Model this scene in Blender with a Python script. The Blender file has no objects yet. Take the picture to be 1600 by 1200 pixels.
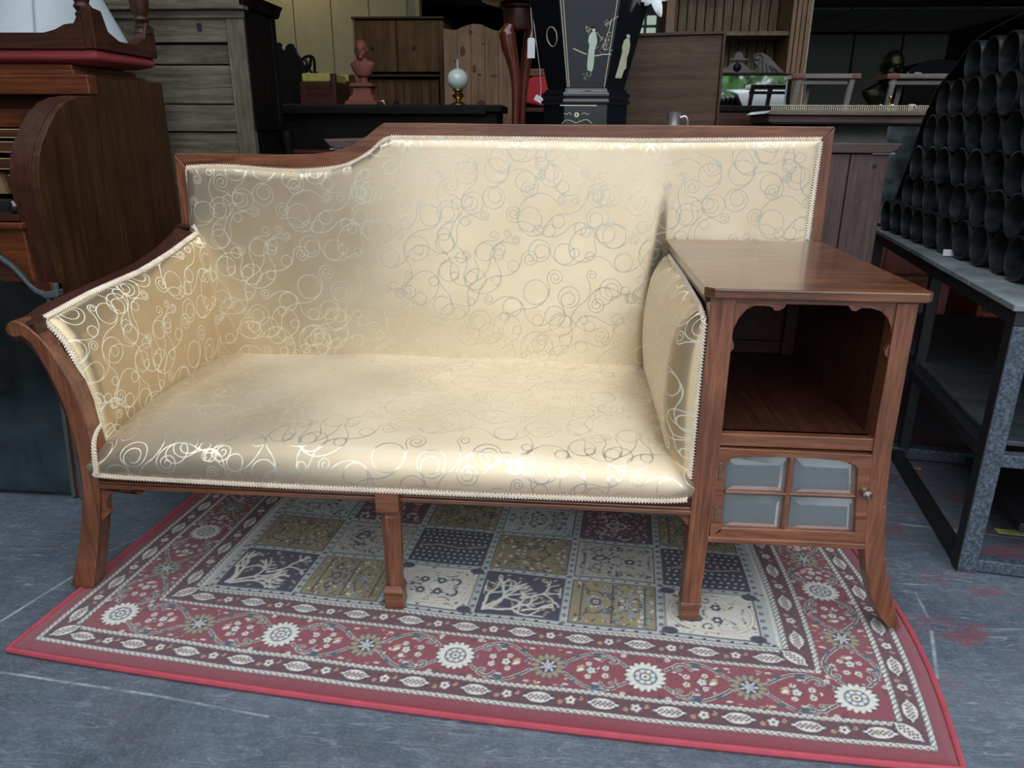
import bpy, math, random
import numpy as np
from mathutils import Vector

# ------------------------------------------------------------------ camera, sky, light, exposure
sc = bpy.context.scene
COL = sc.collection
CAM = np.array([0.6289, -1.3396, 0.9866]); YAW, PITCH, ROLL, FPX = 0.0796, 0.3302, 0.0065, 1157.8
def cam_axes():
    cy, sy = math.cos(YAW), math.sin(YAW); cp, sp = math.cos(PITCH), math.sin(PITCH); cr, sr = math.cos(ROLL), math.sin(ROLL)
    fw = np.array([-sy, cy, 0.]); rt = np.array([cy, sy, 0.]); up = np.array([0, 0, 1.])
    f = fw*cp-up*sp; u = up*cp+fw*sp
    return rt*cr+u*sr, u*cr-rt*sr, f
R_, U_, F_ = cam_axes()
cam = bpy.data.cameras.new('camera'); co = bpy.data.objects.new('camera', cam); COL.objects.link(co)
cam.sensor_width = 36; cam.lens = FPX/1600*36; cam.clip_start = .02; cam.clip_end = 200
from mathutils import Matrix
co.matrix_world = Matrix(((R_[0], U_[0], -F_[0], CAM[0]), (R_[1], U_[1], -F_[1], CAM[1]), (R_[2], U_[2], -F_[2], CAM[2]), (0, 0, 0, 1)))
sc.camera = co
sc.view_settings.view_transform = 'Standard'; sc.view_settings.look = 'None'
sc.view_settings.gamma = 1; sc.view_settings.use_curve_mapping = False
sc.view_settings.exposure = 0.0
SKY = 3.05
w = bpy.data.worlds.new('overcast_sky'); sc.world = w; w.use_nodes = True
nt = w.node_tree; nt.nodes.clear()
wo = nt.nodes.new('ShaderNodeOutputWorld'); bg = nt.nodes.new('ShaderNodeBackground')
tc = nt.nodes.new('ShaderNodeTexCoord'); sx = nt.nodes.new('ShaderNodeSeparateXYZ'); rp = nt.nodes.new('ShaderNodeValToRGB')
nt.links.new(tc.outputs['Generated'], sx.inputs[0]); nt.links.new(sx.outputs['Z'], rp.inputs[0])
rp.color_ramp.elements[0].color = (.13, .14, .14, 1); rp.color_ramp.elements[0].position = .02
rp.color_ramp.elements[1].color = (.86, .93, 1, 1); rp.color_ramp.elements[1].position = .22
nt.links.new(rp.outputs[0], bg.inputs[0]); bg.inputs[1].default_value = SKY
nt.links.new(bg.outputs[0], wo.inputs[0])
DX0, DX1, DY, DZ = -.62, 3.7, -1.75, 3.6

# ------------------------------------------------------------------ measuring helpers (pixel of the photo -> point of a plane in the room)
def ray(x, y): return F_+R_*(x-800)/FPX-U_*(y-600)/FPX
def at(x, y, Y): d = ray(x, y); return CAM+d*(Y-CAM[1])/d[1]
def atz(x, y, Z): d = ray(x, y); return CAM+d*(Z-CAM[2])/d[2]
def atx(x, y, X): d = ray(x, y); return CAM+d*(X-CAM[0])/d[0]
def XZ(pts, Y): return [(float(at(x, y, Y)[0]), float(at(x, y, Y)[2])) for x, y in pts]

# ------------------------------------------------------------------ materials
MATS = {}
class NT:
    def __init__(s, name):
        s.m = bpy.data.materials.new(name); s.m.use_nodes = True; s.t = s.m.node_tree
        s.b = s.t.nodes['Principled BSDF']; s.out = s.t.nodes['Material Output']
    def n(s, typ, **k):
        x = s.t.nodes.new(typ)
        for a, v in k.items(): setattr(x, a, v)
        return x
    def L(s, a, b): s.t.links.new(a, b)
    def coords(s, scale=(1, 1, 1), rand=True):
        tc = s.n('ShaderNodeTexCoord'); mp = s.n('ShaderNodeMapping'); mp.inputs['Scale'].default_value = scale
        s.L(tc.outputs['Object'], mp.inputs[0])
        if rand:
            oi = s.n('ShaderNodeObjectInfo'); mu = s.n('ShaderNodeMath', operation='MULTIPLY'); mu.inputs[1].default_value = 37.
            s.L(oi.outputs['Random'], mu.inputs[0]); s.L(mu.outputs[0], mp.inputs['Location'])
        return mp.outputs[0]
    def noise(s, vec, scale, detail=4, rough=.55, dist=0):
        x = s.n('ShaderNodeTexNoise'); x.inputs['Scale'].default_value = scale; x.inputs['Detail'].default_value = detail
        x.inputs['Roughness'].default_value = rough; x.inputs['Distortion'].default_value = dist; s.L(vec, x.inputs['Vector']); return x.outputs['Fac']
    def ramp(s, fac, stops):
        r = s.n('ShaderNodeValToRGB'); e = r.color_ramp.elements
        while len(e) < len(stops): e.new(.5)
        for i, (p, c) in enumerate(stops):
            e[i].position = p; e[i].color = (c[0], c[1], c[2], 1) if not isinstance(c, (int, float)) else (c, c, c, 1)
        s.L(fac, r.inputs[0]); return r.outputs[0]
    def mix(s, fac, a, b, blend='MIX'):
        x = s.n('ShaderNodeMix', data_type='RGBA', blend_type=blend)
        if isinstance(fac, (int, float)): x.inputs[0].default_value = fac
        else: s.L(fac, x.inputs[0])
        for sock, v in ((x.inputs[6], a), (x.inputs[7], b)):
            if isinstance(v, tuple): sock.default_value = (*v, 1)
            else: s.L(v, sock)
        return x.outputs[2]
    def math(s, op, a, b=None):
        x = s.n('ShaderNodeMath', operation=op)
        for i, v in enumerate((a, b)):
            if v is None: continue
            if isinstance(v, (int, float)): x.inputs[i].default_value = v
            else: s.L(v, x.inputs[i])
        return x.outputs[0]
    def bump(s, h, strength=.2, dist=.001):
        b = s.n('ShaderNodeBump'); b.inputs['Strength'].default_value = strength; b.inputs['Distance'].default_value = dist
        s.L(h, b.inputs['Height']); s.L(b.outputs[0], s.b.inputs['Normal'])
    def set(s, **k):
        for a, v in k.items():
            a = a.replace('_', ' ')
            if isinstance(v, (int, float)): s.b.inputs[a].default_value = v
            elif isinstance(v, tuple): s.b.inputs[a].default_value = (*v, 1)
            else: s.L(v, s.b.inputs[a])
        return s.m
def wood(name, c1, c2, axis='z', rough=.35, coat=.25, wear=.0, scale=1., wearcol=(.5, .42, .38), bmp=.18):
    if name in MATS: return MATS[name]
    t = NT(name); st = {'x': (4, 75, 75), 'y': (75, 4, 75), 'z': (75, 75, 4)}[axis]
    v = t.coords(tuple(q*scale for q in st)); a = t.noise(v, 1.0, 6, .62, .6)
    col = t.ramp(a, [(.28, c1), (.70, c2)])
    v2 = t.coords(tuple(q*scale*4.5 for q in st)); fb = t.noise(v2, 1.3, 3, .6)
    col = t.mix(t.ramp(fb, [(.38, .32), (.56, 0.)]), col, tuple(q*.35 for q in c1))
    v3 = t.coords((1, 1, 1)); bl = t.noise(v3, 6, 3, .5)
    col = t.mix(t.ramp(bl, [(.4, 0.), (.75, .45)]), col, tuple(q*.55 for q in c1))
    rg = t.ramp(t.noise(v3, 22, 3), [(.3, rough*.8), (.7, min(1, rough*1.3))])
    if wear:
        wf = t.ramp(t.noise(v3, 60, 4, .7), [(.68, 0.), (.78, wear)]); col = t.mix(wf, col, wearcol)
    t.bump(fb, bmp, .0006)
    MATS[name] = t.set(Base_Color=col, Roughness=rg, Coat_Weight=coat, Coat_Roughness=.25, Specular_IOR_Level=.45); return MATS[name]
def plain(name, c, rough=.5, metal=0., coat=0., var=.25, emit=0, trans=0., bump=0.):
    if name in MATS: return MATS[name]
    t = NT(name); v = t.coords((1, 1, 1)); f = t.noise(v, 25, 4, .6)
    col = t.mix(t.ramp(f, [(.3, 0.), (.75, var)]), c, tuple(q*.5 for q in c))
    if bump: t.bump(t.noise(v, 160, 3), bump, .001)
    m = t.set(Base_Color=col, Roughness=rough, Metallic=metal, Coat_Weight=coat)
    if trans: t.b.inputs['Transmission Weight'].default_value = trans
    if emit: t.b.inputs['Emission Color'].default_value = (*c, 1); t.b.inputs['Emission Strength'].default_value = emit
    MATS[name] = m; return m
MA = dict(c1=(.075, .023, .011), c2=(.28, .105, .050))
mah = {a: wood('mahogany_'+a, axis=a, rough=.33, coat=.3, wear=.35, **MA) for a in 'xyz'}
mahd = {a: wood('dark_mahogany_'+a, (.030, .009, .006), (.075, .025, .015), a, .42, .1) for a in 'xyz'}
maht = wood('tabletop_mahogany', (.022, .008, .004), (.26, .095, .036), 'x', .3, .6, .1, bmp=.02)
maht.node_tree.nodes['Principled BSDF'].inputs['Coat Roughness'].default_value = .12
desk = {a: wood('desk_mahogany_'+a, (.05, .013, .005), (.21, .058, .018), a, .36, .12, .05) for a in 'xyz'}
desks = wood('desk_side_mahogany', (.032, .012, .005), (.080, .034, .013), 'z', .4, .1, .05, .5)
purp = {a: wood('weathered_purple_brown_'+a, (.045, .024, .022), (.12, .068, .062), a, .5, .05, .4) for a in 'xz'}
greyw = {a: wood('weathered_grey_wood_'+a, (.055, .044, .032), (.20, .172, .128), a, .75, 0, .5, 1., (.5, .48, .42)) for a in 'xz'}
def _dull(m, v): m.node_tree.nodes['Principled BSDF'].inputs['Specular IOR Level'].default_value = v; return m
blackw = {a: wood('ebonised_wood_'+a, (.002, .002, .002), (.008, .007, .006), a, .5, .04) for a in 'xz'}
for a in 'xz': _dull(blackw[a], .12)
walnut = wood('walnut_veneer', (.045, .02, .005), (.17, .088, .025), 'z', .5, .02, 0, .35)
pine = wood('knotty_pine', (.16, .09, .045), (.33, .20, .11), 'z', .55, .05, .0, .5)
pineold = wood('old_pine_boards', (.13, .09, .055), (.30, .23, .15), 'z', .6, .05, .5)
for m_ in (walnut, pine, pineold): _dull(m_, .2)
for a in 'xz': _dull(greyw[a], .2)
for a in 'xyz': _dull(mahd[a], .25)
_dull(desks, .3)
redm = wood('red_mahogany', (.07, .012, .007), (.19, .04, .022), 'z', .2, .5)
oakb = wood('brown_oak', (.038, .019, .010), (.10, .052, .030), 'x', .5, .05, .2)
_dull(oakb, .25)
for l_ in list(maht.node_tree.nodes['Principled BSDF'].inputs['Roughness'].links): maht.node_tree.links.remove(l_)
maht.node_tree.nodes['Principled BSDF'].inputs['Roughness'].default_value = .32
brass = plain('brass', (.55, .38, .14), .3, 1.)
pewter = plain('pewter', (.8, .8, .8), .38, 1.)
antbrass = plain('antique_brass', (.24, .20, .15), .45, 1.)
bronze = plain('bronze', (.022, .02, .012), .38, .9)
terra = plain('terracotta', (.16, .042, .023), .7)
lacq = plain('black_lacquer', (.006, .007, .010), .16, 0, .8, 0, bump=.12)
pearl = plain('mother_of_pearl', (.62, .62, .42), .3, 0, .4, .5)
pearlg = plain('green_pearl', (.50, .60, .48), .3, 0, .4, .5)
goldline = plain('gold_inlay_line', (.62, .55, .38), .4)
black = plain('black_void', (.006, .006, .007), .7)
rack_dark = plain('dark_rack_steel', (.012, .013, .015), .45, .2, bump=.2)
card = plain('price_tag_card', (.72, .72, .74), .7, var=.1)
red_fab = plain('red_velvet', (.45, .012, .02), .7)
pink_fab = plain('dusty_red_velvet', (.33, .045, .055), .75, bump=.3)
yel_fab = plain('gold_stool_fabric', (.42, .36, .09), .7, var=.7)
milk = plain('milky_glass', (.66, .74, .68), .12, 0, .6, .05)
porc = plain('white_porcelain', (.75, .75, .72), .2, 0, .5, .2)
braidm = plain('cream_gimp_braid', (.78, .66, .52), .7, var=.5)
leafg = plain('leaf_green', (.06, .17, .03), .6, var=.6)
petal = plain('white_silk_petal', (.78, .80, .82), .6, var=.15)

# satin damask: gold satin ground, matt cream scroll lines read from the woven pattern (attribute d = distance to the nearest line, mm)
def damask(name, Tg, Tl):
    """figured satin: ground floats and figure floats run at right angles, so each gleams along its own direction"""
    t = NT(name); a_ = t.n('ShaderNodeAttribute', attribute_name='d')
    mask = t.ramp(t.math('MULTIPLY', a_.outputs['Fac'], .2), [(.20, 1.), (.33, 0.)])
    v = t.coords((1, 1, 1), False); fine = t.noise(v, 900, 2, .5); big = t.noise(v, 7, 3)
    base = t.mix(t.ramp(big, [(.35, 0.), (.7, 1.)]), GROUND1, GROUND2)
    t.bump(t.math('ADD', t.math('MULTIPLY', mask, .15), t.math('MULTIPLY', fine, .35)), .3, .0005)
    t.set(Base_Color=base, Roughness=.46, Metallic=.80, Anisotropic=.9, Sheen_Weight=.12)
    def const(T):
        c = t.n('ShaderNodeCombineXYZ')
        for i in range(3): c.inputs[i].default_value = T[i]
        return c.outputs[0]
    t.L(const(Tg), t.b.inputs['Tangent'])
    l = t.n('ShaderNodeBsdfPrincipled'); l.inputs['Base Color'].default_value = (*LINEC, 1); l.inputs['Roughness'].default_value = .44
    l.inputs['Metallic'].default_value = LMET; l.inputs['Anisotropic'].default_value = .85; t.L(const(Tl), l.inputs['Tangent'])
    nrm = t.b.inputs['Normal'].links[0].from_socket; t.L(nrm, l.inputs['Normal'])
    mx_ = t.n('ShaderNodeMixShader'); t.L(mask, mx_.inputs[0]); t.L(t.b.outputs[0], mx_.inputs[1]); t.L(l.outputs[0], mx_.inputs[2]); t.L(mx_.outputs[0], t.out.inputs['Surface'])
    return t.m
GROUND1, GROUND2, LINEC = (.62, .505, .345), (.68, .565, .405), (.77, .71, .56); LMET = .76
DAMASK = damask('gold_swirl_damask', (0, .7, .7), (1, 0, 0)); GROUND1, GROUND2, LINEC = (.55, .42, .25), (.61, .475, .295), (.80, .74, .59); LMET = .45
DAMASK_ARM_SHADED = damask('gold_swirl_damask_arm_shaded', (0, 0, 1), (0, 1, 0))  # same cloth; arm shading put into a darker ground and paler lines

# rug pile: colours of the knots from attribute col
t = NT('rug_pile'); a_ = t.n('ShaderNodeAttribute', attribute_name='col'); v = t.coords((1, 1, 1), False)
fz = t.noise(v, 700, 3, .7)
cc = t.mix(t.ramp(fz, [(.3, .5), (.7, 0.)]), a_.outputs['Color'], (.05, .03, .04))
t.bump(fz, .8, .003)
RUGM = t.set(Base_Color=cc, Roughness=.9, Sheen_Weight=.3, Specular_IOR_Level=.1)
rugred = plain('rug_red_binding', (.36, .05, .07), .85, var=.4, bump=.6)

# painted concrete floor
t = NT('scratched_painted_concrete'); v = t.coords((1, 1, 1), False)
n1 = t.noise(v, 2.2, 6, .65); n2 = t.noise(v, 30, 5, .75)
col = t.ramp(n1, [(.3, (.034, .045, .061)), (.7, (.082, .102, .127))])
col = t.mix(t.ramp(n2, [(.45, 0.), (.75, .4)]), col, (.16, .19, .225))
def scratches(ang, sc_, thr, dens):
    mp = t.n('ShaderNodeMapping'); mp.inputs['Rotation'].default_value = (0, 0, math.radians(ang)); mp.inputs['Scale'].default_value = (sc_*.12, sc_, 1)
    t.L(v, mp.inputs[0]); x = t.noise(mp.outputs[0], 1, 2.5, .6, .8)
    d = t.math('ABSOLUTE', t.math('SUBTRACT', x, .5))
    m = t.ramp(d, [(0, 1.), (thr, 0.)])
    k = t.ramp(t.noise(v, 5+ang*.03, 3), [(.42, 0.), (.68, dens)]); return t.math('MULTIPLY', m, k)
for ang, s_, th_, dn in ((18, 16, .006, .75), (-35, 20, .005, .7), (75, 17, .006, .7), (-68, 30, .007, .6), (52, 34, .007, .6), (-15, 44, .009, .6), (33, 60, .010, .5)):
    col = t.mix(scratches(ang, s_, th_, dn*.62), col, (.36, .41, .46))
col = t.mix(t.ramp(t.noise(v, 150, 4, .8), [(.5, 0.), (.7, .4)]), col, (.20, .24, .28))
# red paint remains, mostly on the right
sp = t.n('ShaderNodeSeparateXYZ'); t.L(v, sp.inputs[0])
mpv = t.n('ShaderNodeMapping'); mpv.inputs['Scale'].default_value = (3.2, 7, 1); mpv.inputs['Rotation'].default_value = (0, 0, .3); t.L(v, mpv.inputs[0])
rx = t.ramp(t.math('MULTIPLY', t.math('ADD', sp.outputs['X'], 1.), .25), [(.0, .10), (.56, .16), (.62, 1.)])
rn = t.ramp(t.noise(mpv.outputs[0], 1.6, 6, .7), [(.50, 0.), (.62, .5)])
col = t.mix(t.math('MULTIPLY', rn, rx), col, (.20, .035, .045))
# chalky worn lines (start, end in metres)
for (x0, y0, x1, y1, wd, st) in [tuple(map(float, (*atz(*a, 0)[:2], *atz(*b, 0)[:2], wd, st))) for a, b, wd, st in (
        ((-20, 984), (118, 898), .004, .5), ((0, 1050), (240, 1086), .0035, .5), ((240, 1086), (420, 1120), .003, .35), ((150, 870), (330, 790), .003, .3),
        ((1380, 815), (1600, 842), .003, .5), ((1455, 985), (1465, 1060), .004, .4), ((1430, 925), (1450, 965), .004, .35))]:
    L_ = math.hypot(x1-x0, y1-y0); ux, uy = (x1-x0)/L_, (y1-y0)/L_
    dx = t.math('SUBTRACT', sp.outputs['X'], x0); dy = t.math('SUBTRACT', sp.outputs['Y'], y0)
    al = t.math('ADD', t.math('MULTIPLY', dx, ux), t.math('MULTIPLY', dy, uy))
    pe = t.math('ABSOLUTE', t.math('SUBTRACT', t.math('MULTIPLY', dx, uy), t.math('MULTIPLY', dy, ux)))
    pe = t.math('ADD', pe, t.math('MULTIPLY', t.math('SUBTRACT', n2, .5), wd*1.6))
    m = t.math('MULTIPLY', t.ramp(t.math('DIVIDE', t.math('ADD', pe, t.math('MULTIPLY', n2, wd*.8)), wd*2.2), [(.25, 1.), (.75, 0.)]), t.math('MULTIPLY', t.math('GREATER_THAN', al, 0), t.math('LESS_THAN', al, L_)))
    col = t.mix(t.math('MULTIPLY', t.math('MULTIPLY', m, st*1.3), t.ramp(t.noise(v, 16, 4, .7), [(.38, .15), (.6, 1.)])), col, (.46, .50, .52))
t.bump(n2, .3, .002)
FLOORM = t.set(Base_Color=col, Roughness=t.ramp(n1, [(.3, .42), (.7, .62)]), Specular_IOR_Level=.45)
# steel with chipped paint
t = NT('chipped_grey_steel'); v = t.coords((1, 1, 1)); f = t.noise(v, 130, 5, .75)
STEEL = t.set(Base_Color=t.ramp(f, [(.42, (.03, .042, .058)), (.66, (.13, .16, .20))]), Roughness=.45, Metallic=.3)
t = NT('dusty_slab'); v = t.coords((1, 1, 1)); f = t.noise(v, 9, 6, .7)
SLAB = t.set(Base_Color=t.ramp(f, [(.35, (.09, .105, .11)), (.65, (.20, .225, .23))]), Roughness=.8)
t = NT('dark_dusty_board'); v = t.coords((1, 3, 1)); f = t.noise(v, 6, 6, .7)
DBOARD = t.set(Base_Color=t.ramp(f, [(.35, (.012, .016, .020)), (.68, (.045, .055, .06))]), Roughness=.55)
t = NT('black_plastic_pipe'); v = t.coords((1, 1, 1)); f = t.noise(v, 30, 4, .7)
PIPE = t.set(Base_Color=t.ramp(f, [(.35, (.004, .0045, .005)), (.7, (.026, .030, .032))]), Roughness=.33)
t = NT('mirror_glass'); MIRROR = t.set(Base_Color=(.78, .82, .82), Metallic=1., Roughness=.03)
t = NT('old_mirror_glass'); v = t.coords((1, 1, 1)); f = t.noise(v, 14, 5, .6)
OLDMIR = t.set(Base_Color=t.ramp(f, [(.3, (.17, .20, .21)), (.7, (.30, .34, .34))]), Metallic=1., Roughness=t.ramp(f, [(.3, .07), (.7, .17)]))
t = NT('bevelled_glass'); t.b.inputs['Transmission Weight'].default_value = .85
BGLASS = t.set(Base_Color=(.55, .60, .62), Roughness=.06, Specular_IOR_Level=.8)
cream = plain('cream_painted_boards', (.50, .44, .26), .75, var=.3)
paneld = plain('dark_insulated_panel', (.5, .52, .45), .8, var=.2)

# ------------------------------------------------------------------ mesh helpers
ORG = {}
class MB:
    def __init__(s): s.v = []; s.f = []
    def add(s, vs, fs):
        n = len(s.v); s.v += [tuple(map(float, q)) for q in vs]; s.f += [tuple(i+n for i in f) for f in fs]; return s
    def box(s, x0, x1, y0, y1, z0, z1):
        return s.add([(x0, y0, z0), (x1, y0, z0), (x1, y1, z0), (x0, y1, z0), (x0, y0, z1), (x1, y0, z1), (x1, y1, z1), (x0, y1, z1)],
                     [(0, 3, 2, 1), (4, 5, 6, 7), (0, 1, 5, 4), (1, 2, 6, 5), (2, 3, 7, 6), (3, 0, 4, 7)])
    def prism(s, poly, a0, a1, axis='y'):
        n = len(poly)
        ar = sum(poly[i][0]*poly[(i+1) % n][1]-poly[(i+1) % n][0]*poly[i][1] for i in range(n))
        if ar < 0: poly = poly[::-1]
        mk = {'y': lambda p, a: (p[0], a, p[1]), 'x': lambda p, a: (a, p[0], p[1]), 'z': lambda p, a: (p[0], p[1], a)}[axis]
        vs = [mk(p, a0) for p in poly]+[mk(p, a1) for p in poly]
        fr = tuple(range(n)); bk = tuple(range(2*n-1, n-1, -1))
        if axis == 'y': fs = [fr, bk]+[(i, i+n, (i+1) % n+n, (i+1) % n) for i in range(n)]
        else: fs = [fr[::-1], bk[::-1]]+[(i, (i+1) % n, (i+1) % n+n, i+n) for i in range(n)]
        return s.add(vs, fs)
    def loft(s, rings, closed=True, cap=True):
        n = len(rings[0]); vs = [p for r in rings for p in r]; fs = []
        for k in range(len(rings)-1):
            for i in range(n if closed else n-1):
                j = (i+1) % n; fs.append((k*n+i, k*n+j, (k+1)*n+j, (k+1)*n+i))
        if cap and closed: fs += [tuple(range(n))[::-1], tuple(range((len(rings)-1)*n, len(rings)*n))]
        return s.add(vs, fs)
    def lathe(s, prof, c=(0, 0, 0), n=20, axis='z', sx=1, sy=1, rot=0):
        rings = []
        for r, z in prof:
            ring = []
            for i in range(n):
                a = 2*math.pi*i/n+rot; x, y = r*math.cos(a)*sx, r*math.sin(a)*sy
                ring.append({'z': (c[0]+x, c[1]+y, c[2]+z), 'y': (c[0]+x, c[1]+z, c[2]+y), 'x': (c[0]+z, c[1]+x, c[2]+y)}[axis])
            rings.append(ring)
        return s.loft(rings)
    def ball(s, c, r, n=14, m=10):
        if isinstance(r, (int, float)): r = (r, r, r)
        rings = []
        for k in range(m+1):
            ph = -math.pi/2+math.pi*k/m; cr = max(math.cos(ph), .02)
            rings.append([(c[0]+r[0]*cr*math.cos(2*math.pi*i/n), c[1]+r[1]*cr*math.sin(2*math.pi*i/n), c[2]+r[2]*math.sin(ph)) for i in range(n)])
        return s.loft(rings)
    def tube(s, pts, r, n=8, flat=1.):
        P = np.array(pts, float); T = np.gradient(P, axis=0); T /= np.linalg.norm(T, axis=1)[:, None]+1e-12
        up = np.array([0, 0, 1.]) if abs(T[0][2]) < .9 else np.array([0, 1., 0])
        N = np.cross(T[0], up); N /= np.linalg.norm(N); rings = []
        rr = r if hasattr(r, '__len__') else [r]*len(P)
        for p, tt, q in zip(P, T, rr):
            N = N-tt*np.dot(N, tt); N /= np.linalg.norm(N)+1e-12; B = np.cross(tt, N)
            rings.append([p+q*(N*math.cos(2*math.pi*i/n)*flat+B*math.sin(2*math.pi*i/n)) for i in range(n)])
        return s.loft(rings)
    def build(s, name, mat, parent=None, smooth=False, bevel=0., ang=38, remesh=0):
        me = bpy.data.meshes.new(name); o0 = ORG.get(parent.name if parent else None, (0, 0, 0))
        me.from_pydata([(a-o0[0], b-o0[1], c-o0[2]) for a, b, c in s.v], [], s.f); me.validate()
        ob = bpy.data.objects.new(name, me); COL.objects.link(ob); me.materials.append(mat)
        if smooth or remesh:
            me.polygons.foreach_set('use_smooth', [True]*len(me.polygons)); me.set_sharp_from_angle(angle=math.radians(ang))
        if remesh:
            q = ob.modifiers.new('remesh', 'REMESH'); q.mode = 'VOXEL'; q.voxel_size = remesh; q.use_smooth_shade = True
            q = ob.modifiers.new('smooth', 'SMOOTH'); q.iterations = 3
        if bevel:
            q = ob.modifiers.new('bevel', 'BEVEL'); q.width = bevel; q.segments = 2; q.limit_method = 'ANGLE'; q.angle_limit = math.radians(35)
        if parent: ob.parent = parent
        ORG[ob.name] = o0; return ob
def tag(o, label=None, cat=None, group=None, kind=None):
    for k, v_ in (('label', label), ('category', cat), ('group', group), ('kind', kind)):
        if v_: o[k] = v_
    return o
def thing(name, loc, label, cat, group=None):
    o = bpy.data.objects.new(name, None); COL.objects.link(o); o.location = loc; o.empty_display_size = .05
    ORG[o.name] = tuple(map(float, loc)); return tag(o, label, cat, group)
def box(name, b, mat, parent=None, bevel=.002): return MB().box(*b).build(name, mat, parent, bevel=bevel)
def grid(name, P, mat, parent, attrs=None, cols=None):
    """P: (nu,nv,3) array; quads; attrs: scalar per vertex; cols: rgb per vertex"""
    nu, nv = P.shape[:2]; o0 = np.array(ORG.get(parent.name if parent else None, (0, 0, 0)))
    me = bpy.data.meshes.new(name); V = (P-o0).reshape(-1, 3).astype(np.float32)
    me.vertices.add(len(V)); me.vertices.foreach_set('co', V.ravel())
    i = np.arange(nu*nv).reshape(nu, nv); q = np.stack([i[:-1, :-1], i[1:, :-1], i[1:, 1:], i[:-1, 1:]], -1).reshape(-1, 4)
    me.loops.add(q.size); me.loops.foreach_set('vertex_index', q.ravel().astype(np.int32))
    me.polygons.add(len(q)); me.polygons.foreach_set('loop_start', (np.arange(len(q))*4).astype(np.int32))
    me.polygons.foreach_set('use_smooth', np.ones(len(q), bool)); me.update(calc_edges=True)
    if attrs is not None:
        a = me.attributes.new('d', 'FLOAT', 'POINT'); a.data.foreach_set('value', attrs.ravel().astype(np.float32))
    if cols is not None:
        a = me.attributes.new('col', 'FLOAT_COLOR', 'POINT'); c4 = np.ones((len(V), 4), np.float32); c4[:, :3] = cols.reshape(-1, 3); a.data.foreach_set('color', c4.ravel())
    ob = bpy.data.objects.new(name, me); COL.objects.link(ob); me.materials.append(mat)
    if parent: ob.parent = parent
    ORG[ob.name] = tuple(o0); return ob
def resample(P, step):
    P = np.array(P, float); d = np.r_[0, np.cumsum(np.linalg.norm(np.diff(P, axis=0), axis=1))]
    n = max(2, int(d[-1]/step)+1); s = np.linspace(0, d[-1], n)
    return np.stack([np.interp(s, d, P[:, k]) for k in range(3)], 1), s
def smoothpath(pts, n=8):
    P = np.array(pts, float); Q = np.vstack([2*P[0]-P[1], P, 2*P[-1]-P[-2]]); out = []
    for i in range(1, len(Q)-2):
        for k in range(n):
            u = k/n; a, b, c, d = Q[i-1], Q[i], Q[i+1], Q[i+2]
            out.append(.5*(2*b+(c-a)*u+(2*a-5*b+4*c-d)*u*u+(3*b-a-3*c+d)*u**3))
    out.append(P[-1]); return np.array(out)
def braid(path, normal, parent, name='gimp_braid', lam=.0125, amp=.0062, r=.0022):
    P, s = resample(path, lam/8); N = np.array(normal, float)
    T = np.gradient(P, axis=0); T /= np.linalg.norm(T, axis=1)[:, None]
    N = N-T*(T@N)[:, None] if N.ndim == 1 else N; N /= np.linalg.norm(N, axis=1)[:, None]; S = np.cross(T, N)
    m = MB()
    for ph in (0, math.pi):
        a = 2*math.pi*s/lam+ph
        m.tube(P+S*(amp*np.sin(a))[:, None]+N*(.0028+.0012*np.cos(2*a))[:, None]+T*(.0022*np.sin(2*a))[:, None], r, 4)
    m.loft([[p+q*amp*.5-nn*.001, p+q*amp*.5+nn*.0012, p-q*amp*.5+nn*.0012, p-q*amp*.5-nn*.001] for p, q, nn in zip(P[::6], S[::6], N[::6])])
    return m.build(name, braidm, parent, smooth=True)

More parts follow.
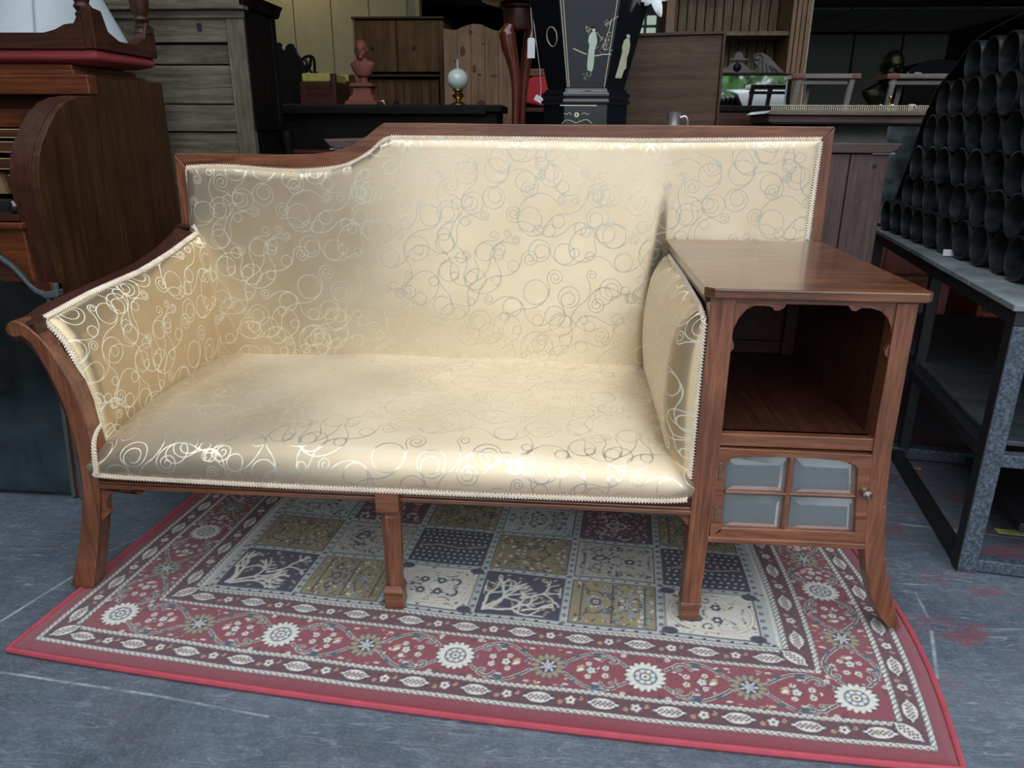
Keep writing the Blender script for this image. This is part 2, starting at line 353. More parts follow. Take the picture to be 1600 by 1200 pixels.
# ------------------------------------------------------------------ the swirl weave: periodic tile of distances to looping pen lines
TILE, TS, SC = .62, 520, 1.42
def swirl_tile():
    rng = random.Random(11); S = []; allp = []
    def curve(x, y, th, sg):
        segs = []
        def spiral(r0, r1, turns, sgn): segs.extend([(r0+(r1-r0)*k/24, turns*2*math.pi/24, sgn) for k in range(24)])
        spiral(.0022, rng.uniform(.008, .011), rng.uniform(1.4, 1.9), sg); g = -sg
        for k in range(rng.randint(4, 6)):
            r = rng.uniform(.026, .05); segs.append((r, rng.uniform(.5, .9)*(1 if r > .04 else 1.4), g))
            q_ = rng.random()
            if q_ < .50: lr = rng.uniform(.007, .012); segs.append((lr*1.25, .7, g)); segs.append((lr, 2*math.pi-.9, g)); segs.append((lr*1.3, .7, g))
            elif q_ < .80: lr = rng.uniform(.016, .023); segs.append((lr*1.1, 1.2, g)); segs.append((lr, 2*math.pi-1.4, g)); segs.append((lr*1.3, 1., g))
            segs.append((rng.uniform(.025, .045), rng.uniform(.3, .8), g))
            if rng.random() < .8: g = -g
        if rng.random() < .5: segs.append((.02, 5.2, g)); spiral(.016, .0095, 1.1, g)
        else: spiral(.016, .0022, 2.1, g)
        P = []
        for r, sw, g in segs:
            r *= SC; n = max(1, int(r*sw/.0007))
            for k in range(n):
                th += g*sw/n; x += math.cos(th)*r*sw/n; y += math.sin(th)*r*sw/n; P.append((x, y))
        return P
    occ = np.zeros((0, 2))
    for c in range(26):
        best = None
        for k in range(60):
            q = np.array([rng.random()*TILE, rng.random()*TILE])
            if len(occ): d = np.abs(occ-q); d = np.minimum(d, TILE-d); dm = np.hypot(d[:, 0], d[:, 1]).min()
            else: dm = 1
            if best is None or dm > best[0]: best = (dm, q)
        cand = None
        for k in range(24):
            P = np.array(curve(best[1][0], best[1][1], rng.random()*6.28, rng.choice((-1, 1))))
            if len(occ):
                Q = P[::25] % TILE; d = np.abs(occ[None, :, :]-Q[:, None, :]); d = np.minimum(d, TILE-d); sc_ = np.minimum(np.hypot(d[..., 0], d[..., 1]).min(1), .02).mean()
            else: sc_ = 1
            if cand is None or sc_ > cand[0]: cand = (sc_, P)
        P = cand[1]; allp.append(P); occ = np.vstack([occ, P[::12] % TILE])
    P = np.vstack(allp) % TILE; g = P/TILE*TS; D = np.full((TS, TS), 8., np.float64); gi = np.floor(g).astype(int)
    for ox in range(-6, 7):
        for oy in range(-6, 7):
            ix, iy = gi[:, 0]+ox, gi[:, 1]+oy; d = np.hypot(ix-g[:, 0], iy-g[:, 1])*TILE/TS*1000
            np.minimum.at(D, (ix % TS, iy % TS), d)
    return D
SW = swirl_tile()
def weave(u, v_):
    """distance (mm) at cloth coordinates in metres"""
    x = (u/TILE*TS) % TS; y = (v_/TILE*TS) % TS; i = np.floor(x).astype(int); j = np.floor(y).astype(int); fx, fy = x-i, y-j
    i %= TS; j %= TS; i1 = (i+1) % TS; j1 = (j+1) % TS
    return SW[i, j]*(1-fx)*(1-fy)+SW[i1, j]*fx*(1-fy)+SW[i, j1]*(1-fx)*fy+SW[i1, j1]*fx*fy
STEP = .0022

# ------------------------------------------------------------------ the setting
fl = MB(); fl.add([(-5, -30, 0), (9, -30, 0), (9, 12, 0), (-5, 12, 0)], [(0, 1, 2, 3)]); tag(fl.build('floor', FLOORM), kind='structure')
ZC = float(at(1400, 50, 11.)[2])
wallpaint = plain('shed_wall_paint', (.05, .055, .055), .8)
for nm, b in (('wall_left', (-2.3, -2.2, DY, 11.2, 0, 4.1)), ('wall_right', (6.0, 6.1, DY, 11.2, 0, 4.1)),
              ('wall_front_left', (-2.3, DX0, DY-.1, DY, 0, 4.1)), ('wall_front_right', (DX1, 6.1, DY-.1, DY, 0, 4.1))):
    tag(box(nm, b, wallpaint, bevel=0), kind='structure')
tag(box('ceiling', (-2.3, 6.1, .8, 8.6, 3.3, 3.4), plain('roof_sheeting', (.035, .037, .04), .8), bevel=0), kind='structure')
zb = float(at(1400, 8, 8.6)[2])
tag(box('trim_beam', (-2.3, 6.1, 8.5, 8.75, zb, 4.2), plain('dark_steel_beam', (.01, .012, .012), .6)), kind='structure')
wb = tag(box('wall_back', (-2.3, 6.1, 11.06, 11.2, 0, 4.2), black, bevel=0), kind='structure')
xs = [float(at(x, 85, 11.)[0]) for x in (1150, 1245, 1332, 1408, 1492, 1575, 1660)]
for i in range(6): box('panel', (xs[i]+.015, xs[i+1]-.015, 11.0, 11.06, 0, ZC-.03), paneld, wb, .008)
lc = tag(box('ceiling_lower', (-2.3, 6.1, 8.7, 11.2, ZC+.06, ZC+.12), black, bevel=0), kind='structure')
for i in range(6):
    x0, x1 = xs[i]+.015, xs[i+1]-.015
    MB().box(x0, x1, 8.8, 10.96, ZC, ZC+.06).build('panel', paneld, lc, bevel=.008)
cw = tag(box('wall_partition', (-2.2, float(at(655, 60, 4.9)[0]), 4.94, 5.04, 0, 3.0), cream, bevel=0), kind='structure')
x = -2.2
while x < float(at(655, 60, 4.9)[0])-.3:
    box('board', (x+.003, x+.297, 4.91, 4.94, 0, 3.0), cream, cw, .004); x += .3
SL = thing('added_lamp', (-1.6, 4.5, 2.5), 'added lamp, out of view, brightening the left of the cream boarded wall', 'lamp')  # lamp added out of view so light falls off along the cream wall
MB().lathe([(.02, .16), (.03, .14), (.12, .02), (.125, 0), (.115, .0), (.02, .13)], (-1.6, 4.5, 2.5), 20).build('shade', wallpaint, SL, True); MB().ball((-1.6, 4.5, 2.53), .03).build('bulb', plain('added_lamp_glow', (1, .85, .6), .5, emit=8.), SL, True)
MB().tube([(-1.6, 4.5, 2.66), (-1.6, 4.5, 3.3)], .004, 5).build('flex', wallpaint, SL)
ld = bpy.data.lights.new('added_wall_light', 'POINT'); ld.energy = 8; ld.color = (1, .88, .62); ld.shadow_soft_size = .05; lo = bpy.data.objects.new('added_wall_light', ld); lo.location = (0, 0, -.06); COL.objects.link(lo); lo.parent = SL
wp = at(990, 22, 5.6); wq = at(1026, 60, 5.6)
wi = tag(box('window_1', (wp[0]-.05, wq[0]+.25, 5.62, 5.68, wq[2]-.4, wp[2]+.3), plain('grey_window_surround', (.07, .07, .07), .7)), kind='structure')
lit = plain('daylit_window_pane', (.62, .80, .66), .5, var=.9, emit=.45)
pw, ph = (wq[0]-wp[0])/2, (wp[2]-wq[2])/2
for i in range(2):
    for j in range(2): box('pane', (wp[0]+i*pw+.012, wp[0]+(i+1)*pw-.012, 5.59, 5.615, wq[2]+j*ph+.012, wq[2]+(j+1)*ph-.012), lit, wi, .006)
# view outside the doorway (seen back to front in the far mirrors)
tr = thing('yard_tree', (4.0, -13, 0), 'leafy green tree outdoors, reflected in the mirror below the carved pediment', 'tree')
MB().tube([(4, -13, 0), (4.05, -13, 1.2), (3.95, -13, 2.4)], [.16, .12, .06], 8).build('trunk', oakb, tr, True)
rg = np.random.default_rng(3); m = MB()
for k in range(1600):
    c = rg.normal(size=3); c = c/np.linalg.norm(c)*rg.random()**.4*np.array([2.0, 1.2, 1.5])+np.array([4, -13, 2.3]); a = rg.normal(size=3)*.11; b = rg.normal(size=3)*.11
    m.add([c, c+a, c+a+b, c+b], [(0, 1, 2, 3)])
tag(m.build('foliage', leafg, tr), kind='stuff')
vn = thing('parked_van', (7.4, -12, 0), 'white parked van outdoors, reflected in the mirror below the carved pediment', 'van')
wv = plain('white_van_paint', (.7, .72, .76), .3, 0, .5, .05)
MB().prism([(5.3, .35), (5.3, 1.0), (5.9, 1.15), (6.4, 1.9), (9.6, 1.95), (9.7, .35)], -13, -11.2).build('body', wv, vn, bevel=.05)
MB().prism([(6.1, 1.15), (6.5, 1.75), (7.1, 1.75), (7.1, 1.15)], -11.19, -11.17).build('side_window', black, vn)
for xx in (6.1, 8.9): MB().lathe([(.05, -.1), (.33, -.1), (.33, .1), (.05, .1)], (xx, -11.25, .33), 24, 'y').build('wheel', black, vn, True)

# ------------------------------------------------------------------ the settee with its built-in side cabinet (one thing)
S = thing('settee_with_cabinet', (.4, .3, 0), 'mahogany settee in gold swirl damask with a built-in open side cabinet, standing on the rug', 'sofa')
# front stile of the scrolled arm, running down into the sabre leg
stile = XZ([(16, 502), (10, 507), (8, 515), (12, 523), (21, 527), (33, 525), (48, 537), (62, 560), (75, 582), (90, 612), (102, 642), (113, 682), (122, 715), (128, 755), (128, 800), (124, 845), (118, 882), (110, 916),
            (146, 920), (150, 882), (154, 835), (156, 790), (153, 745), (149, 715), (140, 680), (126, 635), (112, 602), (95, 573), (75, 543), (60, 526), (42, 511), (27, 503)], 0)
stile = [(x, max(z, .0115)) for x, z in stile]
MB().prism(stile, 0, .045).build('front_leg', mah['z'], S, bevel=.002)
# arm pad (flares outwards towards the top)
E0 = np.array([(float(at(x, y, .045)[0]), float(at(x, y, .045)[2])) for x, y in [(160, 700), (153, 661), (146, 640), (138, 619), (125, 587), (113, 560), (100, 537), (83, 517), (66, 502)]])
E1 = np.array([(float(at(x, y, .625)[0]), float(at(x, y, .625)[2])) for x, y in [(340, 600), (338, 560), (336, 520), (332, 480), (327, 450), (322, 425), (316, 403), (310, 385), (303, 368)]])
def curve2(E, n):
    d = np.r_[0, np.cumsum(np.hypot(*np.diff(E, axis=0).T))]; s = np.linspace(0, d[-1], n); return np.stack([np.interp(s, d, E[:, 0]), np.interp(s, d, E[:, 1])], 1), d[-1]
nu, nv = 265, 180
c0, l0 = curve2(E0, nv); c1, l1 = curve2(E1, nv)
yy = np.linspace(.045, .64, nu); k = ((yy-.045)/.58)[:, None]
zt = np.interp(yy, [.045, .193, .369, .489, .594, .66], [.0, -.002, -.016, -.013, -.004, 0])[:, None]
h = np.linspace(0, 1, nv)[None, :]
X = c0[None, :, 0]*(1-k)+c1[None, :, 0]*k; Z = c0[None, :, 1]*(1-k)+c1[None, :, 1]*k+zt*h**2
edge = np.minimum(np.minimum(k/.05, 1), np.minimum((1-h)/.07, 1)); edge = np.clip(edge, 0, 1)
bul = .018*np.sqrt(1-(1-edge)**2)+.008*np.sin(np.pi*h)
Pm = np.stack([X+bul*.85, np.repeat(yy[:, None], nv, 1), Z+bul*.45], -1)
grid('arm_pad', Pm, DAMASK_ARM_SHADED, S, weave(np.repeat(yy[:, None], nv, 1)+.13, np.repeat(h*.36, nu, 0)+.02))
topT = [(c0[-1, 0]*(1-q)+c1[-1, 0]*q, y, c0[-1, 1]*(1-q)+c1[-1, 1]*q+z_) for y, q, z_ in zip(yy[::20], k[::20, 0], zt[::20, 0])]
braid([(x+.006, y, z+.006) for x, y, z in topT], (.7, 0, .7), S)
braid([(x+.004, .044, z+.002) for x, z in c0[20:]], (.75, -.6, .3), S)
braid([Pm[-3, j]+np.array([.004, -.004, 0]) for j in range(40, nv, 5)]+[at(302, 352, .63)], (.4, -.9, 0), S)
# scrolled arm rail
oy = np.array([0, .08, .163, .28, .414, .507, .595, .655]); oz = np.array([.608, .631, .640, .651, .664, .684, .714, .742])
rings = []
for y in np.linspace(.004, .66, 26):
    x1 = np.interp(y, [p[1] for p in topT], [p[0] for p in topT]); z1 = np.interp(y, [p[1] for p in topT], [p[2] for p in topT])
    xo = np.interp(y, [0, .1, .66], [-.484, -.478, -.452]); zo = np.interp(y, oy, oz)
    if y < .04: x1, z1 = stile[-1][0]+.03, stile[-1][1]-.008
    rings.append([(x1+.004, y, z1+.006), (xo+.004, y, zo+.002), (xo-.002, y, zo-.008), (xo+.006, y, zo-.028), (x1+.004, y, z1-.03)])
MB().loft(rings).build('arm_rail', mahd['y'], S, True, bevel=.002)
cx, cz = XZ([(21, 515)], 0)[0]
MB().tube([(cx, .002, cz), (cx+.002, .15, cz+.012), (cx+.01, .35, cz+.03), (cx+.02, .6, cz+.06)], .0125, 12).build('arm_scroll', mah['y'], S, True)
# inner wooden slope between stile and pad
rings = []
for j in range(2, nv, 8):
    x, z = c0[j]; rings.append([(x+.002, .003, z-.014), (x+.004, .05, z+.002), (x-.03, .05, z-.002), (x-.03, .003, z-.016)])
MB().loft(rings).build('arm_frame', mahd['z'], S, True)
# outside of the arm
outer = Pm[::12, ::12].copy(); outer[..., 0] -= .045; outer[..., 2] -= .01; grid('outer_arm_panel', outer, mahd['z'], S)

# seat
prof = np.array([(-.004, .296), (-.014, .310), (-.018, .330), (-.012, .350), (.006, .366), (.04, .378), (.12, .390), (.25, .397), (.40, .396), (.55, .388), (.64, .380)])
pp = smoothpath([(0, *p) for p in prof], 6)[:, 1:]; pc, ls = curve2(pp, 335)
xx = np.arange(-.366, .886, STEP); ex = np.clip(np.minimum((xx+.362)/.10, (.886-xx)/.08), 0, 1); round_ = np.sqrt(1-(1-ex)**2)
mid = np.sin(np.pi*np.clip((xx+.362)/1.248, 0, 1))**.6
Yg = pc[None, :, 0]-(.012*mid)[:, None]*np.exp(-pc[None, :, 0]/.15); Yg = Yg+((1-round_)*np.where(xx < 0, .006, .02))[:, None]*np.clip(1-pc[None, :, 0]/.05, 0, 1)
Zg = pc[None, :, 1]+((mid-.6)*.022)[:, None]*np.clip((pc[None, :, 1]-.30)/.07, 0, 1)-((1-round_)*.035)[:, None]*np.clip((pc[None, :, 1]-.32)/.05, 0, 1)
Zg += .0025*np.sin(xx*17)[:, None]*np.sin(pc[None, :, 0]*13)
yl = np.clip((pc[:, 0]-.02)/.6, 0, 1)[None, :]*np.clip(1-(xx+.362)/.3, 0, 1)[:, None]*-.045
Xg = np.repeat(xx[:, None], len(pc), 1)+yl
sd = np.linspace(0, ls, len(pc))
grid('seat', np.stack([Xg, Yg, Zg], -1), DAMASK, S, weave(Xg+.31, np.repeat(sd[None, :], len(xx), 0)+.05))
fr = [(x, y-.003, z+.002) for x, y, z in zip(Xg[4:-4:6, 0], Yg[4:-4:6, 0], Zg[4:-4:6, 0])]
braid(fr, (0, -1, 0), S)
braid(smoothpath([at(152, 738, -.012), at(149, 715, -.022), at(148, 694, -.018), at(152, 677, .004), at(160, 664, .03)], 6), (-.3, -1, .1), S)

# backrest
YB = .655
topx, topz = zip(*XZ([(292, 263), (330, 261), (370, 262), (420, 266), (470, 268), (520, 264), (550, 256), (578, 240), (598, 222), (612, 216), (800, 218), (1000, 221), (1283, 219)], YB))
xr = .5*(topx[-1]+float(at(1262, 376, YB)[0])); n1, n2 = int((topx[-1]+.42)/STEP), 265
u = np.linspace(0, 1, n1)[:, None]; v_ = np.linspace(0, 1, n2)[None, :]
x = topx[0]*(1-u)+topx[-1]*u; xb = np.repeat(x, n2, 1)
xr_ = np.interp(1-v_, [0, 1], [topx[-1], topx[-1]+.012])
zb_ = .350+0*x; ztop = np.interp(x, topx, topz)
Zb = zb_*(1-v_)+ztop*v_
xb = xb-.035*np.clip((.885-Zb)/.5, 0, 1)*np.clip(1-u*3, 0, 1)+.012*np.clip((.97-Zb)/.26, 0, 1)*np.clip(u*6-5, 0, 1)
de = np.minimum(np.minimum((ztop-Zb)/.022, (xb-xb[0:1])/.03), (xb[-1:]-xb)/.04); de = np.clip(de, 0, 1)
be = np.where(x > .866, np.clip((Zb-.70)/.05, 0, 1), 1.)
step = 1/(1+np.exp((x-.866)/.013))
full = (.011+.030*step*np.clip((.98-Zb)/.45, 0, 1)+.006*np.sin(x*2.6+.6))
Yb = YB-.002-full*np.sqrt(1-(1-de)**2)-.002*np.sin(x*9)*np.sin(Zb*11)+.010*np.exp(-((x-.872)/.022)**2)*de*np.clip((.86-Zb)/.14, 0, 1)
grid('backrest', np.stack([xb, Yb, Zb], -1), DAMASK, S, weave(xb+.05, Zb+.17))
P_ = [at(px, py, YB-.002) for px, py in [(292, 262), (330, 260), (370, 261), (420, 265), (470, 267), (520, 263), (550, 255), (578, 239), (598, 221), (612, 215), (800, 217), (1000, 220), (1283, 218)]]
braid(smoothpath(P_[:10], 8).tolist()+[p.tolist() for p in P_[10:]], (0, -1, 0), S)
braid([at(293, 264, YB-.004), at(299, 310, YB-.006), at(303, 350, YB-.006)], (0, -1, 0), S)
braid([at(1282, 221, YB-.004), at(1272, 290, YB-.006), at(1260, 374, YB-.004)], (0, -1, 0), S)
outp = [(272, 240), (330, 240), (400, 241), (450, 242), (485, 241), (520, 237), (548, 228), (572, 213), (588, 200), (600, 192), (660, 192), (800, 194), (1000, 195), (1305, 198)]
inp = [(1284, 220), (1000, 222), (800, 219), (612, 217), (598, 224), (576, 243), (550, 257), (520, 266), (470, 270), (420, 268), (370, 264), (330, 263), (293, 264)]
MB().prism(XZ(outp+inp, YB), YB, YB+.032).build('top_rail', mah['x'], S, bevel=.002)
MB().prism(XZ([(272, 241), (293, 264), (300, 352), (285, 352)], YB)[::1]+[], YB-.001, YB+.03).build('back_post', mah['z'], S, bevel=.002)
MB().prism(XZ([(1305, 199), (1284, 220), (1259, 378), (1284, 378)], YB), YB-.001, YB+.03).build('back_post', mah['z'], S, bevel=.002)
zl = at(285, 352, YB)
box('post_cap', (zl[0]-.006, zl[0]+.03, YB-.03, YB+.02, zl[2]-.006, zl[2]+.004), mahd['x'], S)
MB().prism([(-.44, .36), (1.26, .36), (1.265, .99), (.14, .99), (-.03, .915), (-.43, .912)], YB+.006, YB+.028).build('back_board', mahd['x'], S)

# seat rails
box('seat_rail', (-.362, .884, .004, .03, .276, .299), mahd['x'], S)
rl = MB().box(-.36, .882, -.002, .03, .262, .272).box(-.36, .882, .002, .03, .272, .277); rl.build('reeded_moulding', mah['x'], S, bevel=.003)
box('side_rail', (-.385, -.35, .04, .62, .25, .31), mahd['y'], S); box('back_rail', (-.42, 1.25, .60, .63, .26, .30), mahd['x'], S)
# shaped brackets under the rail
lb = XZ([(157, 763), (224, 768), (222, 772), (213, 771), (208, 767), (197, 765), (183, 766), (172, 773), (167, 784), (168, 794), (173, 800), (168, 806), (159, 815), (157, 812)], .012)
MB().prism(lb, .008, .026).build('bracket', mah['x'], S, bevel=.001)
rb = XZ([(1081, 797), (1081, 822), (1072, 818), (1066, 809), (1052, 801), (1036, 798), (1022, 803), (1010, 801), (1004, 796)], .012)
MB().prism(rb, .008, .026).build('bracket', mah['x'], S, bevel=.001)
# middle leg: block, octagonal shaft, moulded foot
mx, _, mz = at(606, 780, -.01); zt_ = .297
m = MB().box(mx-.024, mx+.024, -.022, .026, .246, zt_); m.build('leg_block', mah['x'], S, bevel=.002)
c = (mx+.003, .002)
m = MB(); m.lathe([(.025, .246), (.021, .238), (.0225, .232), (.0215, .225), (.0205, .14), (.0195, .075), (.018, .066)], (c[0], c[1], 0), 8, rot=math.pi/8); m.build('front_leg', mah['z'], S)
m = MB().lathe([(.020*1.414, .0125), (.0195*1.414, .048), (.0215*1.414, .050), (.0215*1.414, .055), (.017*1.414, .068)], (c[0], c[1], 0), 4, rot=math.pi/4); m.build('foot', mah['x'], S, bevel=.001)
# plain legs at the back
for x_ in (-.425, .24, .895, 1.22):
    MB().loft([[(x_+a*w_, .62+dy+b*w_, z) for a, b in ((-1, -1), (1, -1), (1, 1), (-1, 1))] for z, w_, dy in ((.0125, .016, .04), (.12, .019, .012), (.28, .022, 0))]).build('rear_leg', mahd['z'], S, bevel=.002)

# side cabinet
m = MB(); xa = .881
m.loft([[(xa, .0, z), (xa+w_, .0, z), (xa+w_, .042, z), (xa, .042, z)] for z, w_ in ((.05, .036), (.25, .041), (.45, .045), (.703, .045))]); m.build('front_leg', mah['z'], S, bevel=.0015)
MB().lathe([(.0195*1.414, .0125), (.019*1.414, .046), (.021*1.414, .048), (.021*1.414, .053), (.018*1.414, .06)], (xa+.0185, .02, 0), 4, rot=math.pi/4).build('foot', mah['x'], S, bevel=.001)
sab = XZ([(1403, 474), (1394, 525), (1385, 580), (1370, 662), (1362, 720), (1354, 790), (1351, 850), (1353, 895), (1361, 935), (1375, 965), (1389, 982),
          (1408, 982), (1401, 958), (1393, 930), (1386, 895), (1383, 850), (1386, 780), (1394, 705), (1405, 645), (1420, 560), (1437, 474)], 0)
MB().prism([(a, max(b, .011)) for a, b in sab], 0, .042).build('front_leg', mah['z'], S, bevel=.002)
xl, xrr = .885, 1.262
top = [(xl-.012+.012, -.012), (xrr-.008, -.012), (xrr+.004, .002), (xrr+.004, .628), (xl-.016, .628), (xl-.016, .006)]
MB().prism(top, .7035, .7215, 'z').build('cabinet_top', maht, S, bevel=.0025)
box('edge_moulding', (xl-.012, xl-.002, .01, .60, .692, .7035), mahd['y'], S)
sidel = mahd['z']
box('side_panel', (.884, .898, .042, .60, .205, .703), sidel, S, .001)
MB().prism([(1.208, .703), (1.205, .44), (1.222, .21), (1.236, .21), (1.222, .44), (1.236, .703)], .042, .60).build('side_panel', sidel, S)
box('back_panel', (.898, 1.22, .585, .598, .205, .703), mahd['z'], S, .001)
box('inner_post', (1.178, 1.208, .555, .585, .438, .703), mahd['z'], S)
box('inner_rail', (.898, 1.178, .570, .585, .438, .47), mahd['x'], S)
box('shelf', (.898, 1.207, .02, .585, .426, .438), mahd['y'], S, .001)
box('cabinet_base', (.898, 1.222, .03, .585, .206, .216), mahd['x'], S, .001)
box('top_edge_rail', (.926, 1.208, .004, .024, .693, .703), mah['x'], S, .001)
box('shelf_rail', (.922, 1.212, .004, .03, .413, .438), mah['x'], S, .0015)
box('base_rail', (.918, 1.226, -.004, .03, .204, .216), mah['x'], S, .002)
q = lambda X_, Y_: (1000+.3*X_, 350+.3*Y_)
spl = [q(490, 405), q(762, 412), q(760, 424), q(748, 440), q(725, 452), q(700, 452), q(690, 434), q(660, 428), q(600, 425), q(555, 445), q(515, 490), q(487, 545), q(480, 590), q(488, 625), q(490, 645), q(472, 668), q(452, 690), q(452, 660)]
spr = [q(1074, 412), q(1358, 420), q(1300, 706), q(1285, 695), q(1272, 680), q(1275, 660), q(1296, 630), q(1308, 585), q(1308, 545), q(1290, 490), q(1255, 455), q(1200, 438), q(1150, 440), q(1125, 456), q(1100, 450), q(1090, 430), q(1078, 424)]
MB().prism(XZ(spl, .006), .005, .018).build('spandrel', mah['z'], S, bevel=.001)
MB().prism(XZ(spr, .006), .005, .018).build('spandrel', mah['z'], S, bevel=.001)
# glazed door
D_ = MB().add([(.93, .0, .3)]*3, []); q8 = lambda X_, Y_: (1030+.2833*X_, 660+.2833*Y_)
dr = MB().prism(XZ([q8(316, 150), q8(365, 190), q8(372, 215), q8(355, 590), q8(342, 612), q8(275, 640)], 0)[:] if False else XZ([q8(318, 138), q8(372, 165), q8(362, 300), q8(342, 600), q8(276, 637)], .002), .001, .022)
dr.prism(XZ([q8(1180, 180), q8(1098, 185), q8(1094, 300), q8(1078, 612), q8(1143, 664)], .002), .001, .022)
dr.prism(XZ([q8(342, 580), q8(1080, 607), q8(1143, 664), q8(276, 637)], .002), .001, .022)
dr.prism(XZ([q8(318, 138), q8(1182, 180), q8(1178, 260), q8(1096, 262), q8(1085, 240), q8(1050, 222), q8(980, 208), q8(860, 198), q8(720, 193), q8(560, 190), q8(440, 192), q8(398, 200), q8(374, 225), q8(366, 250), q8(312, 240)], .002), .0005, .0215)
door = dr.build('glazed_door', mah['x'], S, bevel=.0012)
mt = MB().prism(XZ([q8(722, 192), q8(752, 194), q8(704, 600), q8(672, 598)], .002), .003, .018); mt.build('muntin', mah['z'], door, bevel=.003)
mt = MB().prism(XZ([q8(362, 380), q8(1092, 406), q8(1090, 424), q8(360, 398)], .002), .003, .018); mt.build('muntin', mah['x'], door, bevel=.003)
for pts in ([q8(366, 192), q8(720, 192), q8(697, 392), q8(354, 382)], [q8(750, 194), q8(1098, 215), q8(1090, 412), q8(727, 400)],
            [q8(354, 394), q8(697, 404), q8(675, 598), q8(342, 580)], [q8(727, 410), q8(1090, 424), q8(1078, 610), q8(704, 597)]):
    o = np.array(XZ(pts, .012)); c = o.mean(0); i_ = c+(o-c)*np.array([.72, .60])
    MB().add([(a, .014, b) for a, b in o]+[(a, .0085, b) for a, b in i_]+[(a, .018, b) for a, b in o],
             [(0, 1, 5, 4), (1, 2, 6, 5), (2, 3, 7, 6), (3, 0, 4, 7), (4, 5, 6, 7), (11, 10, 9, 8), (0, 8, 9, 1), (1, 9, 10, 2), (2, 10, 11, 3), (3, 11, 8, 0)]).build('pane', BGLASS, door)
kx, _, kz = at(1353, 771, -.01)
MB().lathe([(.009, .002), (.008, -.004), (.005, -.008), (.005, -.012), (.0085, -.014), (.010, -.018), (.0095, -.021), (.006, -.023), (.005, -.0215), (.002, -.024)], (kx, 0, kz), 24, 'y').build('knob', antbrass, door, True)
for z_ in (.36, .265): box('hinge', (.9275, .9325, -.001, .003, z_-.018, z_+.018), antbrass, door, .001)

# right-hand upholstered pad on the cabinet side
ys, zs = np.linspace(.012, .60, 268), np.linspace(0, 1, 175)
Yr = np.repeat(ys[:, None], 175, 1); ztop = np.interp(ys, [.012, .05, .3, .6], [.655, .668, .680, .685])[:, None]
Zr = .30+(ztop-.30)*zs[None, :]
e1 = np.clip(np.minimum((Yr-.012)/.07, (.62-Yr)/.05), 0, 1); e2 = np.clip(np.minimum((ztop-Zr)/.07, (Zr-.27)/.05), 0, 1)
bl = np.sqrt(1-(1-e1)**2)*np.sqrt(1-(1-e2)**2)
Xr = .880-.004-bl*(.030+.026*np.sin(np.pi*np.clip((Zr-.3)/.4, 0, 1)))
grid('arm_pad', np.stack([Xr, Yr, Zr], -1)[::-1], DAMASK_ARM_SHADED, S, weave(Yr+.4, Zr+.33)[::-1])
braid([(.877, .014, z) for z in np.linspace(.31, .655, 12)]+[(.876, y, z+.003) for y, z in zip(ys[10::20], ztop[10::20, 0])], (-.75, -.65, 0), S)

